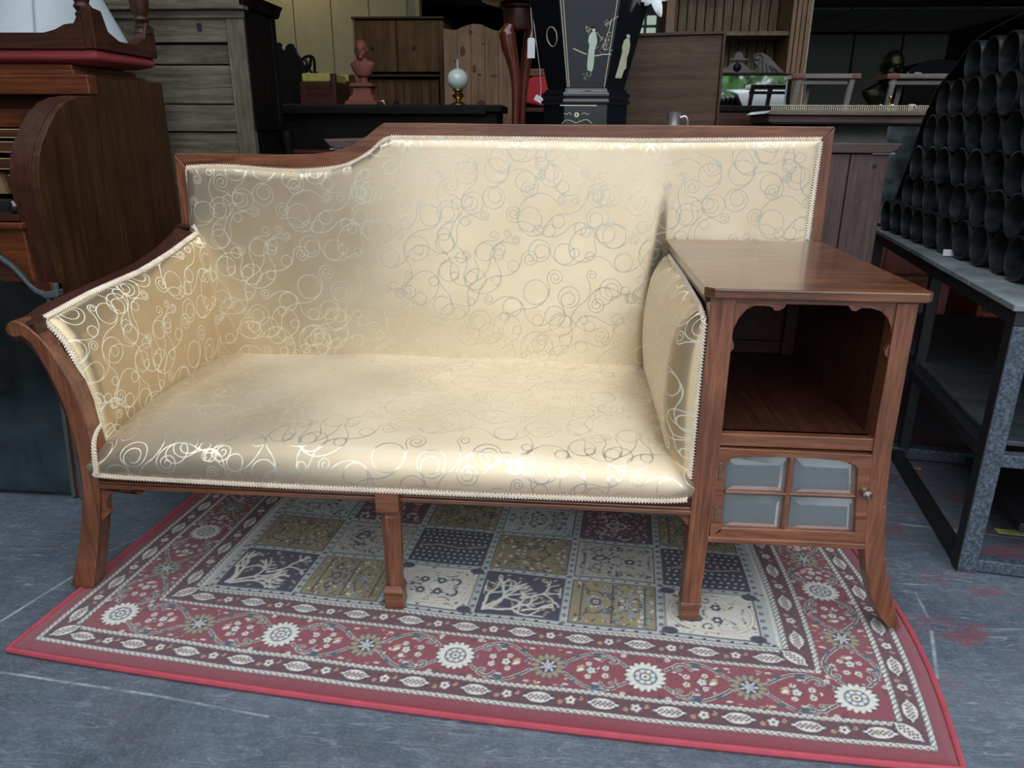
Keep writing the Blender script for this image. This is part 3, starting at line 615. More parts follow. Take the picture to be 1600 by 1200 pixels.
# ------------------------------------------------------------------ the rug
A0 = np.array([-.461, -.205]); TH = math.atan2(-.141, 1.751); UU = np.array([math.cos(TH), math.sin(TH)]); VV = np.array([-UU[1], UU[0]])
RW, RH, RES = 1.757, 1.21, .00125
def paint_rug():
    nx, ny = int(RW/RES), int(RH/RES); s = (np.arange(nx)+.5)*RES; t_ = (np.arange(ny)+.5)*RES
    Sg, Tg = np.meshgrid(s, t_, indexing='ij'); I = np.zeros((nx, ny, 3), np.float32)
    RED, DRED, NAVY, IV, GREY, GOLD, BLUE, TEAL, TAN = [np.array(c, np.float32) for c in ((.25, .030, .048), (.115, .020, .034), (.012, .014, .05), (.84, .80, .70), (.53, .56, .53), (.34, .27, .11), (.22, .36, .48), (.03, .08, .11), (.58, .40, .22))]
    BURG = np.array((.12, .02, .05), np.float32)
    rn = random.Random(5)
    e = np.minimum(np.minimum(Sg, RW-Sg), np.minimum(Tg, RH-Tg)); hor = np.minimum(Tg, RH-Tg) <= np.minimum(Sg, RW-Sg)
    al = np.where(hor, Sg, Tg)
    def band(a, b, c): I[(e >= a) & (e < b)] = c
    band(0, .030, RED); band(.030, .083, DRED); band(.083, .197, RED); band(.197, .252, DRED); band(.252, 9, GREY)
    for c in (.036, .083, .200, .250):
        band(c-.0055, c+.0055, TEAL*.5+.01); m = (np.abs(e-c) < .0042) & ((np.floor(al/.004)+np.floor(e/.003)) % 3 != 0); I[m] = IV
    def dot(x, y, r, c, ry=None, rot=0.):
        ry = ry or r; R = max(r, ry); i0, i1 = max(int((x-R)/RES), 0), min(int((x+R)/RES)+2, nx); j0, j1 = max(int((y-R)/RES), 0), min(int((y+R)/RES)+2, ny)
        if i0 >= i1 or j0 >= j1: return
        dx, dy = Sg[i0:i1, j0:j1]-x, Tg[i0:i1, j0:j1]-y
        if rot: dx, dy = dx*math.cos(rot)+dy*math.sin(rot), dy*math.cos(rot)-dx*math.sin(rot)
        I[i0:i1, j0:j1][(dx/r)**2+(dy/ry)**2 < 1] = c
    def line(p, w_, c):
        for (x0, y0), (x1, y1) in zip(p[:-1], p[1:]):
            n = max(1, int(math.hypot(x1-x0, y1-y0)/(w_*.7)))
            for k in range(n+1): dot(x0+(x1-x0)*k/n, y0+(y1-y0)*k/n, w_, c)
    def flower(x, y, r, petals, c1, c2, c3, outline=NAVY, gap=.0):
        dot(x, y, r*1.05, outline)
        for k in range(petals): a = 2*math.pi*k/petals; dot(x+r*.78*math.cos(a), y+r*.78*math.sin(a), r*.27, c1, r*.135, a)
        dot(x, y, r*.60, outline); dot(x, y, r*.54, c2)
        for k in range(8): a = 2*math.pi*(k+.5)/8; dot(x+r*.40*math.cos(a), y+r*.40*math.sin(a), r*.12, c3)
        dot(x, y, r*.30, outline); dot(x, y, r*.22, c1); dot(x, y, r*.09, RED)
    def tiny(x, y, r, c, c2=NAVY):
        for k in range(5): a = 2*math.pi*k/5+x*50; dot(x+r*.7*math.cos(a), y+r*.7*math.sin(a), r*.42, c)
        dot(x, y, r*.35, c2)
    def lozenge(x, y, L_, W_, rot):
        dot(x, y, L_*1.12, NAVY*.7, W_*1.2, rot); dot(x, y, L_*.86, IV, W_, rot); dot(x, y, L_*1.12, IV, W_*.34, rot)
        for k in range(-4, 5):
            for g in (-1, 0, 1):
                if (k+g) % 2 == 0: a, b = k*L_*.17, g*W_*.34; dot(x+a*math.cos(rot)-b*math.sin(rot), y+a*math.sin(rot)+b*math.cos(rot), .0026, BURG)
    # guard bands: lozenges alternating with small flowers
    for c in (.060, .226):
        for side in range(4):
            Ln = (RW if side < 2 else RH); n = int((Ln-2*c)/.116); st = (Ln-2*c)/n
            for k in range(n*2+1):
                a = c+k*st/2
                x, y, ro = {0: (a, c, 0), 1: (a, RH-c, 0), 2: (c, a, math.pi/2), 3: (RW-c, a, math.pi/2)}[side]
                if k in (0, n*2):
                    if side < 2: sx_ = 1 if k == 0 else -1; lozenge(x+.012*sx_, y+.008*(1 if side == 0 else -1), .026, .014, .75*sx_*(1 if side == 0 else -1))
                elif k % 2 == 1: lozenge(x, y, .026, .0125, ro)
                else:
                    tiny(x, y, .0085, IV); dx, dy = math.cos(ro), math.sin(ro)
                    for g in (-1, 1): tiny(x+dx*.018*g-dy*.006*g, y+dy*.018*g+dx*.006*g, .0045, TAN); dot(x+dx*.014*g+dy*.008, y+dy*.014*g+dx*.008, .003, NAVY)
    # main border: palmettes and scrolling vines
    def motif(fn):  # fn(x_local along, y_local across in -.055.. .055) placed on four sides
        pass
    spots = [(.145+.3668*k, 0) for k in range(5)]
    for side in range(4):
        Ln = RW if side < 2 else RH; pos = ([.145+.3668*k for k in range(5)] if side < 2 else [.140, .478, .732, 1.070]); cc_ = .140
        def tr_(a, b): return {0: (a, cc_+b), 1: (a, RH-cc_-b), 2: (cc_+b, a), 3: (RW-cc_-b, a)}[side]
        for k in range(len(pos)-1):
            a0, a1 = pos[k], pos[k+1]; mid_ = (a0+a1)/2
            for g, base_ in ((1, a0), (-1, a1)):
                for b in (1, -1):
                    L2 = (a1-a0)/2
                    pts = [tr_(base_+g*(L2*.20+L2*.62*q_), b*(.014+.034*math.sin(.25+q_*2.9))) for q_ in np.linspace(0, 1, 14)]
                    line(pts, .0036, IV); line(pts, .0023, TEAL*.6)
                    cxx, cyy = base_+g*L2*.34, b*.030
                    sp_ = [tr_(cxx+g*.020*(1-q_/1.2)*math.cos(q_*5), cyy+b*.016*(1-q_/1.2)*math.sin(q_*5)) for q_ in np.linspace(0, 1, 12)]
                    line(sp_, .0036, IV); line(sp_, .0023, TEAL*.6)
                    dot(*tr_(base_+g*L2*.50, b*.041), .009, TEAL, .005); dot(*tr_(base_+g*L2*.72, b*.036), .008, TEAL, .0045)
                    dot(*tr_(base_+g*L2*.50, b*.033), .006, IV, .0022); dot(*tr_(base_+g*L2*.80, b*.043), .006, IV, .0022)
                    tiny(*tr_(base_+g*L2*.40, b*.010), .0062, IV); tiny(*tr_(base_+g*L2*.58, b*.017), .0055, IV); tiny(*tr_(base_+g*L2*.22, b*.050), .005, IV)
                    dot(*tr_(base_+g*L2*.66, b*.004+.003), .008, TAN if b > 0 else IV, .004, .5)
                    dot(*tr_(base_+g*L2*.14, b*.047), .006, BURG); dot(*tr_(base_+g*L2*.90, b*.047), .004, TAN, .002)
                for q_ in range(26):
                    aa, bb = base_+g*L2*rn.uniform(.2, .98), rn.uniform(-.05, .05)
                    dot(*tr_(aa, bb), rn.uniform(.002, .0046), (IV, TEAL*.6, TEAL, TAN, BLUE, IV, DRED)[rn.randrange(7)], .0019, rn.random()*3)
                lozx, lozy = tr_(base_+g*L2*.55, 0); dot(lozx, lozy, .011, NAVY, .008); tiny(lozx, lozy, .0078, IV, BLUE)
            flower(*tr_(mid_, 0), .031, 14, TAN*.75, DRED, GOLD*1.2, TEAL); flower(*tr_(mid_, 0), .016, 7, IV, BLUE, IV)
        for a0 in (pos if side < 2 else pos[1:-1]): flower(*tr_(a0, 0), .036, 18, IV, BLUE*.8, IV)
    # corner sprays
    # ivory frame of the compartments
    X0, X1, Y0, Y1 = .258, RW-.258, .258, RH-.258
    cxs = np.linspace(.290, RW-.290+.02, 7)-.0; cys = np.linspace(.275, RH-.275+.02, 5)
    def rect(x0, x1, y0, y1, c): I[int(x0/RES):int(x1/RES), int(y0/RES):int(y1/RES)] = c
    rect(X0, X1, Y0, Y1, IV*.92)
    rect(X0+.006, X1-.006, Y0+.006, Y1-.006, GREY); rect(X0+.002, X1-.002, Y0+.002, Y0+.0045, NAVY)
    names = [['tree', 'gold', 'med', 'tree', 'gold2', 'med'], ['gold3', 'leaf', 'dots', 'gold3', 'leaf', 'dots'], ['palm', 'burg', 'gold', 'palm', 'burg', 'gold'], ['tree', 'med', 'dots', 'tree', 'gold2', 'leaf']]
    for jr in range(4):
        for ic in range(6):
            x0, x1, y0, y1 = cxs[ic], cxs[ic+1]-.022, cys[jr], cys[jr+1]-.020; kd = names[jr][ic]; W_, H_ = x1-x0, y1-y0
            rect(x0-.003, x1+.003, y0-.003, y1+.003, NAVY); P = lambda a, b: (x0+a*W_, y0+b*H_)
            if kd == 'tree':
                rect(x0, x1, y0, y1, NAVY)
                for k in range(60): a, b = rn.random(), rn.random(); dot(*P(.04+.92*a, .05+.9*b), .0055, TAN*(.5+.5*rn.random()), .0032, rn.random()*3)
                for k in range(30): dot(*P(.04+.92*rn.random(), .05+.9*rn.random()), .003, NAVY*1.5)
                def br(x, y, th, L_, w_, dep):
                    pts = [(x, y)]
                    for k in range(6): th += rn.uniform(-.35, .35); x += math.cos(th)*L_/6; y += math.sin(th)*L_/6*.95; x = min(max(x, x0+.004), x1-.004); y = min(max(y, y0+.004), y1-.004); pts.append((x, y))
                    line(pts, w_*1.25, IV)
                    if dep: 
                        for g in (-.75, .1, .75): br(x, y, th+g*rn.uniform(.7, 1.2), L_*.72, w_*.75, dep-1)
                [br(*P(.07, .08), th_, .062, .0026, 2) for th_ in (.12, .55, .95, 1.35)]; br(*P(.5, .4), .5, .05, .0024, 2); br(*P(.55, .12), .3, .04, .0022, 1)
            elif kd in ('gold', 'gold2', 'gold3', 'leaf', 'med', 'palm', 'burg'):
                bgc = {'gold': GOLD, 'gold2': GOLD, 'gold3': GOLD*.9, 'leaf': IV*.62, 'med': IV*.92, 'palm': GREY*1.1, 'burg': BURG}[kd]; rect(x0, x1, y0, y1, bgc)
                pal = {'gold': [NAVY, BLUE, IV, BURG, NAVY], 'gold2': [NAVY, BLUE, IV, BURG, BLUE], 'gold3': [NAVY, TAN, IV, DRED, NAVY], 'leaf': [NAVY, TAN, NAVY, DRED, GOLD], 'med': [NAVY, TAN, IV, BURG, GREY], 'palm': [NAVY, IV, NAVY, GOLD, TEAL], 'burg': [IV, BLUE, NAVY, TAN, RED]}[kd]
                for k in range({'med': 70}.get(kd, 120)):
                    a, b = .03+.94*rn.random(), .03+.47*rn.random(); c = pal[rn.randrange(5)]; r = rn.uniform(.0018, .0038); ro = rn.random()*3; el = rn.uniform(.4, 1)
                    dot(*P(a, b), r*1.5, c, r*el, ro); dot(*P(a, 1-b), r*1.5, c, r*el, -ro)
                for k in range(4):
                    th = rn.random()*6; a, b = .1+.8*rn.random(), .1+.3*rn.random()
                    for fl_ in (0, 1):
                        pts = [(a+.14*q_*math.cos(th+q_*4), b+.14*q_*math.sin(th+q_*4)) for q_ in np.linspace(0, 1, 12)]
                        line([P(u_, v2 if not fl_ else 1-v2) for u_, v2 in pts], .0016, pal[0])
                if kd == 'med':
                    el_ = [P(.5+.46*math.cos(a), .5+.44*math.sin(a)*(1+.12*math.cos(2*a))) for a in np.linspace(0, 6.3, 40)]
                    line(el_, .0045, TAN*.9); line(el_, .0028, IV); dot(*P(.5, .5), .012, IV)
                    for a, b in ((.34, .36), (.34, .64), (.56, .36), (.56, .64)):
                        for k in range(6): dot(*(np.array(P(a, b))+.0075*np.array([math.cos(k*1.047), math.sin(k*1.047)])), .0042, NAVY)
                        dot(*P(a, b), .004, IV)
                    for a, b in ((.03, .03), (.97, .03), (.03, .97), (.97, .97)): dot(*P(a, b), .016, NAVY, .012)
                if kd in ('gold2', 'gold'): 
                    for a in (.12, .5, .88): line([P(a, .05), P(a, .95)], .0016, NAVY); 
                    flower(*P(.68, .5), .013, 8, IV, BLUE, TAN); flower(*P(.3, .5), .012, 8, BURG, GOLD, IV)
                if kd == 'leaf': dot(*P(.3, .55), .020, NAVY, .011, .3); dot(*P(.3, .55), .010, GREY, .006, .3); tiny(*P(.7, .5), .012, NAVY, IV)
                if kd == 'burg': 
                    dot(*P(.5, .5), .026, IV, .016); dot(*P(.5, .5), .021, BURG, .012); flower(*P(.5, .5), .010, 6, IV, BLUE, TAN)
            elif kd == 'dots':
                rect(x0, x1, y0, y1, NAVY)
                for i in range(11):
                    for j in range(9):
                        if 3 < j < 5: continue
                        dot(*P((i+.5+.3*(j % 2))/11.4, (j+.5)/9), .0036, IV, .0024, .7*(-1)**j)
                line([P(.05, .45), P(.3, .52), P(.6, .47), P(.95, .55)], .003, TAN*.8)
                for k in range(14): dot(*P(.05+.9*rn.random(), .45+.12*rn.random()), .004, (TAN*.7, DRED, BLUE)[k % 3], .0025)
    # dark dots along the grey lines
    for xx_ in list(cxs[:-1]-.011)+[cxs[-1]-.011]:
        for k in range(29): y = Y0+.012+k*(Y1-Y0-.024)/28; dot(xx_, y, .0048, NAVY); dot(xx_, y, .0016, GREY)
    for yy_ in list(cys[:-1]-.010)+[cys[-1]-.010]:
        for k in range(48): x = X0+.012+k*(X1-X0-.024)/47; dot(x, yy_, .0048 if k % 2 else .0036, NAVY, .0030)
    # woven irregularity
    I *= (1+.10*np.random.default_rng(2).standard_normal(I.shape[:2]).astype(np.float32))[..., None]
    I = I[:nx//2*2, :ny//2*2]; I = (I[::2, ::2]+I[1::2, ::2]+I[::2, 1::2]+I[1::2, 1::2])/4
    return np.clip(I, .004, .9)
RC = paint_rug()
def rugpt(s, t_, z):
    s, t_ = np.asarray(s, float), np.asarray(t_, float)
    near = np.clip(1-t_/.35, 0, 1); dt = -.024*np.sin(np.pi*np.clip(s/RW, 0, 1))**.8*near; ds = .035*np.sin(np.pi*np.clip(t_/.7, 0, 1))*np.clip((s-1.2)/.55, 0, 1)
    x = A0[0]+(s+ds)*UU[0]+(t_+dt)*VV[0]; y = A0[1]+(s+ds)*UU[1]+(t_+dt)*VV[1]
    return np.stack([x, y, np.broadcast_to(z, x.shape)], -1)
rug = thing('rug', (.4, .3, 0), 'red bordered patterned rug with navy, gold and ivory compartments, lying under the settee', 'rug')
sg, tg = np.meshgrid(np.linspace(.004, RW-.004, RC.shape[0]), np.linspace(.004, RH-.004, RC.shape[1]), indexing='ij')
eg = np.clip(np.minimum(np.minimum(sg, RW-sg), np.minimum(tg, RH-tg))/.02, 0, 1)
zz = .0035+.0065*np.sqrt(eg)+.0012*np.sin(sg*23+np.sin(tg*9))*np.sin(tg*17)*eg
grid('pile', rugpt(sg, tg, 0)+np.stack([0*zz, 0*zz, zz], -1), RUGM, rug, cols=RC)
ring = [(0, 0), (RW, 0), (RW, RH), (0, RH)]
for a, b in zip(ring, ring[1:]+ring[:1]):
    qn = np.linspace(0, 1, 60); s_ = a[0]+(b[0]-a[0])*qn; t2 = a[1]+(b[1]-a[1])*qn
    MB().tube(rugpt(s_, t2, .0062), .0062, 8).build('bound_edge', rugred, rug, True)

# ------------------------------------------------------------------ left: roll-top bureau
SX = -.73
B_ = thing('roll_top_bureau', (-1.1, .85, 0), 'tall mahogany roll-top bureau with a curved side, at the left edge behind the settee arm', 'desk')
prof = [tuple(float(q) for q in atx(x, y, SX)[1:]) for x, y in [(128, 772), (112, 600), (108, 470), (97, 425), (85, 380), (72, 335), (62, 295), (60, 270), (61, 245), (66, 222), (75, 200), (86, 178), (102, 160), (120, 152), (142, 150), (145, 120)]]
prof[0] = (prof[0][0]+.03, 0.); prof = [(max(y, .50), max(z, 0)) for y, z in prof]
side = prof+[(1.175, 1.125), (1.175, 0)]
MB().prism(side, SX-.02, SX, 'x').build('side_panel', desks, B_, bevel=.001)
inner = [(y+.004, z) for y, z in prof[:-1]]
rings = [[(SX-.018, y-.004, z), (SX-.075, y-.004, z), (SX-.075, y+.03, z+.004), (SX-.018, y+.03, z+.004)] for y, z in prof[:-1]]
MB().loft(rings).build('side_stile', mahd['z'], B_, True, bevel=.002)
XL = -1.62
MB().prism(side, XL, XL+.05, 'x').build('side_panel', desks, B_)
ztp = side[-2][1]
yt = prof[-1][0]
box('cornice', (XL, SX+.003, yt-.03, yt+.012, 1.073, ztp), desk['x'], B_, .004); box('carcase_top', (XL, SX-.021, yt+.012, 1.13, 1.073, ztp-.001), desk['x'], B_, .004)
box('cornice_moulding', (XL, SX-.05, yt-.005, 1.17, ztp, ztp+.014), desk['x'], B_, .003)
box('desk_top', (XL, SX-.07, yt+.02, 1.15, ztp+.014, ztp+.03), desk['x'], B_, .003)
box('shadow_rail', (XL+.05, SX-.07, yt+.03, 1.1, 1.035, 1.073), mahd['x'], B_)
box('back', (XL, SX-.02, 1.13, 1.17, 0, 1.07), mahd['x'], B_)
box('inner_frieze', (XL+.05, SX-.07, .80, .84, .985, 1.035), desk['x'], B_)
box('pigeonhole_case', (XL+.05, SX-.07, .84, .86, .80, 1.0), mahd['x'], B_)
inlay = goldline
for k, (z0, z1) in enumerate(((.955, .982), (.915, .948), (.868, .902), (.815, .855))):
    dx0, dx1 = (XL+.06, SX-.08)
    if k == 3: dx0 = -1.02
    d = box('small_drawer', (dx0, dx1, .77, .84, z0, z1), wood('burr_drawer_front', (.045, .014, .006), (.13, .045, .016), 'x', .3, .4, 0, .4), B_, .001)
    for za, zb2 in ((z0+.002, z0+.0035), (z1-.0035, z1-.002)): box('inlay_line', (dx0+.006, dx1-.006, .7692, .7706, za, zb2), inlay, d, 0)
    if k: MB().ball((dx1-.05, .765, (z0+z1)/2), .004).build('knob', porc, d, True)
MB().prism([(-1.10, .80), (-1.03, .80), (-1.05, .862), (-1.10, .862)], .775, .84).build('partition', pine, B_)
box('writing_slide', (XL+.05, SX-.07, .50, 1.1, .755, .772), mahd['x'], B_)
box('tambour', (XL+.05, SX-.07, .58, .62, .772, .80), black, B_)
MB().tube([(-.815, .57, .79), (-.815, .53, .79)], .006, 8).ball((-.815, .515, .792), .018, 18, 12).build('tambour_knob', lacq, B_, True)
box('drawer_rail', (XL+.05, SX-.06, .49, .55, .735, .752), desk['x'], B_, .003)
box('drawer_front', (XL+.05, SX-.07, .51, .55, .57, .735), desk['x'], B_, .004)
box('pedestal', (-1.1, SX-.03, .54, 1.1, .03, .57), desk['z'], B_, .004)
box('plinth', (-1.12, SX+.006, .50, 1.18, 0, .055), desk['x'], B_, .006)
# mirror leaning against the bureau
M_ = thing('leaning_mirror', (-.95, .44, 0), 'dark framed mirror with shaped top, leaning on the bureau at the left edge', 'mirror')
lean = .10
def mp_(x, z, o=0): return (x, .425+lean*z+o, z)
mxr = -.712
def atm(px, py): d = ray(px, py); q_ = (.425+lean*CAM[2]-CAM[1])/(d[1]-lean*d[2]); p = CAM+d*q_; return (float(p[0]), float(p[2]))
def mpris(m, pts, o0, o1):
    n = len(pts); ar = sum(pts[i][0]*pts[(i+1) % n][1]-pts[(i+1) % n][0]*pts[i][1] for i in range(n)); pts = pts if ar > 0 else pts[::-1]
    return m.add([mp_(x, z, o0) for x, z in pts]+[mp_(x, z, o1) for x, z in pts], [tuple(range(n)), tuple(range(2*n-1, n-1, -1))]+[(i, i+n, (i+1) % n+n, (i+1) % n) for i in range(n)])
arch = [(-1.4, .70), (-1.0, .71)]+[atm(*q_) for q_ in ((-30, 396), (0, 404), (20, 418), (36, 434), (48, 448), (60, 458), (77, 464))]
xsl = arch[-1][0]
mpris(MB(), [(-1.4, .012)]+arch+[(xsl, .012)], .002, .006).build('glass', OLDMIR, M_)
top_ = [(x, z+.012) for x, z in arch]; mpris(MB(), arch+top_[::-1], -.010, .008).build('arched_slip', plain('dull_slip', (.07, .08, .085), .35), M_, bevel=.002)
mpris(MB(), [(-1.4, arch[0][1]+.012)]+top_+[(mxr, top_[-1][1]), (mxr, .60), (-.86, .60), (-.95, .62), (-1.0, .72+.03), (-1.4, .75)], -.002, .008).build('frame_top', mahd['x'], M_)
mpris(MB(), [(xsl-.003, .006), (xsl+.008, .006), (xsl+.008, arch[-1][1]+.01), (xsl-.003, arch[-1][1]+.01)], -.010, .008).build('slip', plain('dull_slip', (.07, .08, .085), .35), M_, bevel=.002)
mpris(MB(), [(xsl+.008, .006), (mxr-.012, .006), (mxr-.012, .60), (xsl+.008, .60)], -.004, .008).build('frame_stile', desk['z'], M_, bevel=.002)
mpris(MB(), [(mxr-.012, .004), (mxr, .004), (mxr, .60), (mxr-.012, .60)], -.012, .010).build('outer_moulding', plain('dull_slip', (.07, .08, .085), .35), M_, bevel=.003)
mpris(MB(), [(xsl, arch[-1][1]-.002), (mxr+.003, arch[-1][1]+.004), (mxr+.003, arch[-1][1]+.022), (xsl-.02, arch[-1][1]+.012)], -.016, .010).build('corner_moulding', plain('dull_slip', (.07, .08, .085), .35), M_, bevel=.003)
# upturned stool on the bureau with a lampshade standing in it
U0 = thing('upturned_stool', (-1.0, .95, 1.17), 'dark mahogany stool with dusty red seat, upside down on top of the bureau', 'stool')
yf, yb2 = .80, 1.12; xs1 = float(at(148, 60, .80)[0]); zt0 = ztp+.03
sz1 = zt0+.038
MB().loft([[(-1.45, yf+.01, z), (xs1-.01, yf+.01, z), (xs1-.01, yb2, z), (-1.45, yb2, z)] if w_ else [(-1.43, yf+.04, z), (xs1-.05, yf+.04, z), (xs1-.05, yb2-.04, z), (-1.43, yb2-.04, z)] for z, w_ in ((zt0+.001, 0), (zt0+.014, 1), (sz1, 1))]).build('seat_pad', pink_fab, U0, True, bevel=.008)
ap = [(x, z) for x, z in XZ([(-60, 66), (146, 66), (142, 22), (126, 12), (119, 14), (113, 26), (98, 28), (84, 36), (66, 41), (0, 41), (-60, 42)], yf)]
zsh_ = sz1-min(z for x, z in ap); ap = [(x, z+zsh_) for x, z in ap]
ap[1] = (xs1-.0305, ap[1][1]); ap[2] = (xs1-.0305, ap[2][1]); ap[3] = (xs1-.034, ap[3][1])
MB().prism(ap, yf, yf+.03).build('apron', mahd['x'], U0)
pts = [(yf, sz1), (yb2, sz1), (yb2, sz1+.09), (yb2-.04, sz1+.10), (yb2-.06, sz1+.055), (yb2-.12, sz1+.03), (yf+.12, sz1+.03), (yf+.07, sz1+.05), (yf+.05, sz1+.10), (yf, sz1+.105)]
MB().prism(pts, xs1-.03, xs1, 'x').build('apron', mahd['y'], U0, bevel=.002)
for lx, ly in ((xs1-.04, yf+.03), (xs1-.02, yb2-.03)):
    MB().lathe([(.026, sz1+.07), (.020, sz1+.082), (.022, sz1+.09), (.016, sz1+.097), (.024, sz1+.108), (.018, sz1+.118), (.027, sz1+.14), (.030, sz1+.19), (.022, sz1+.27), (.02, sz1+.33)], (lx, ly, 0), 16).build('leg', mahd['z'], U0, True)
shade_m = plain('white_lampshade_fabric', (.42, .47, .49), .8, var=.08, bump=.1)
LS = thing('lampshade', (-.98, 1.0, 1.2), 'large white conical lampshade standing inside the upturned stool', 'lampshade')
sy_ = 1.035; sx_ = float(at(190, 52, sy_)[0])-.215; zs0 = sz1+.032
MB().lathe([(.215, 0), (.209, .0), (.10, .24), (.106, .24)], (sx_, sy_, zs0), 48).build('shade', shade_m, LS, True)
a0 = math.atan2(at(52, 25, sy_-.18)[0]-sx_, .18)
MB().tube([(sx_+.2155*math.sin(a0), sy_-.2155*math.cos(a0), zs0+.001), (sx_+.107*math.sin(a0), sy_-.107*math.cos(a0), zs0+.239)], .0018, 6).build('seam', plain('shade_seam', (.3, .33, .34), .8), LS)

# tall court cupboard with weathered side
CP = thing('court_cupboard', (-.7, 1.45, 0), 'tall cupboard with weathered grey panelled side and black front, behind the bureau', 'cupboard')
yc, xe = 1.30, -.487
box('carcase', (-1.15, xe-.004, yc+.02, 1.58, 0, 1.40), blackw['z'], CP)
Z = lambda px, py: float(at(px, py, yc)[2])
box('stile', (xe-.062, xe, yc, yc+.03, 0, 1.36), greyw['z'], CP, .003)
zr = [Z(300, 4), Z(300, 28), Z(300, 66), Z(300, 100), Z(300, 164), Z(300, 205), .60]
box('cornice', (-1.16, xe+.012, yc-.02, yc+.03, Z(300, 16), 1.43), greyw['x'], CP, .004); box('frieze', (-1.155, xe+.004, yc-.006, yc+.03, Z(300, 29), Z(300, 16)), greyw['x'], CP, .003)
box('rail', (-1.15, xe-.062, yc+.003, yc+.03, zr[2], Z(300, 28)), greyw['x'], CP, .002)
for a, b in ((zr[3], zr[2]-.006), (zr[4]+.004, zr[3]-.004)): box('panel', (-1.15, xe-.064, yc+.014, yc+.03, b if b < a else a, a if b < a else b), greyw['x'], CP, .004)
box('rail', (-1.15, xe-.062, yc+.003, yc+.03, zr[5], zr[4]), greyw['x'], CP, .002)
box('panel', (-1.15, xe-.064, yc+.012, yc+.03, .62, zr[5]-.004), greyw['x'], CP, .004)
px_ = at(311, 42, yc); box('peg_hole', (px_[0]-.008, px_[0]+.008, yc+.0005, yc+.01, px_[2]-.012, px_[2]+.012), black, CP, .001)
zc = 1.335
MB().prism([(xe, zc+.03), (xe+.012, zc+.035), (xe+.02, zc+.055), (xe+.03, zc+.07), (xe, zc+.075)], yc-.02, 1.60).build('cornice_moulding', blackw['x'], CP, bevel=.002)
box('front_stile', (xe-.004, xe+.004, yc+.01, yc+.05, .98, zc+.03), blackw['z'], CP); box('front_stile', (xe-.004, xe+.004, 1.54, 1.58, .98, zc+.03), blackw['z'], CP)
box('front_panel', (xe-.004, xe+.001, yc+.05, 1.54, 1.0, zc+.03), blackw['z'], CP)
box('front_rail', (xe-.004, xe+.006, yc+.01, 1.58, .98, 1.005), blackw['x'], CP)
MB().lathe([(.018, .60), (.03, .66), (.032, .72), (.016, .78), (.02, .80), (.013, .84), (.021, .87), (.015, .90), (.024, .93), (.024, .98)], (xe+.02, 1.555, 0), 16).build('turned_column', blackw['z'], CP, True)

# ------------------------------------------------------------------ sideboard standing right behind the settee
SB = thing('sideboard', (.7, 1.1, 0), 'purple-brown boarded sideboard with overhanging top, standing right behind the settee', 'cabinet')
Ys = .85; xA, xB = float(at(505, 212, Ys)[0]), float(at(1411, 227, Ys)[0])
ztb, zub = float(at(1400, 224, Ys)[2]), float(at(1400, 240, Ys)[2])
MB().prism([(xA, ztb), (xB, ztb), (xB-.012, zub+.008), (xB-.03, zub), (xA+.03, zub), (xA+.015, zub+.008)], Ys, 1.36).build('top_board', purp['x'], SB, bevel=.003)
xc = float(at(1393, 242, Ys)[0])
box('frieze', (xA+.05, xc, Ys+.02, 1.34, zub-.006, zub), black, SB)
e_ = [xc, float(at(1332, 242, Ys)[0]), 1.18, .98, .76, .54, .32, .12, xA+.05]
for a, b in zip(e_[:-1], e_[1:]): box('board', (b+.0015, a-.0015, Ys+.012, Ys+.032, .05, zub-.002), purp['z'], SB, .002)
box('carcase', (xA+.055, xc-.004, Ys+.032, 1.33, .05, zub-.006), mahd['z'], SB)
kn = at(1366, 260, Ys+.012); MB().lathe([(.006, 0), (.006, -.001), (.001, -.001)], (kn[0], Ys+.0115, kn[2]), 12, 'y').build('wood_knot', black, SB)
for xx_, g in ((xA+.045, 1), (xB-.045, -1)): box('iron_strap', (xx_-.03, xx_+.03, Ys+.003, Ys+.02, zub-.003, zub+.0015), plain('bare_iron', (.35, .36, .38), .35, .8), SB, .001)
for a in (xA+.1, xc-.06):
    for b in (Ys+.05, 1.28): box('foot', (a-.03, a+.03, b-.025, b+.025, .0125, .05), mahd['x'], SB)
# pewter mug
mg = at(1052, 192, 1.0); mz = ztb
MG = thing('pewter_mug', (mg[0], 1.0, mz), 'small polished pewter mug standing on the sideboard in front of the brown board', 'mug')
MB().lathe([(.001, .002), (.024, .002), (.025, .0), (.022, .006), (.020, .03), (.0195, .075), (.022, .08), (.020, .08), (.018, .07), (.018, .01), (.001, .008)], (mg[0], 1.0, mz), 24).build('body', pewter, MG, True)
MB().tube(smoothpath([(mg[0]+.019, 1, mz+.065), (mg[0]+.034, 1, mz+.068), (mg[0]+.042, 1, mz+.05), (mg[0]+.036, 1, mz+.028), (mg[0]+.019, 1, mz+.02)], 5), .0025, 6).build('handle', pewter, MG, True)

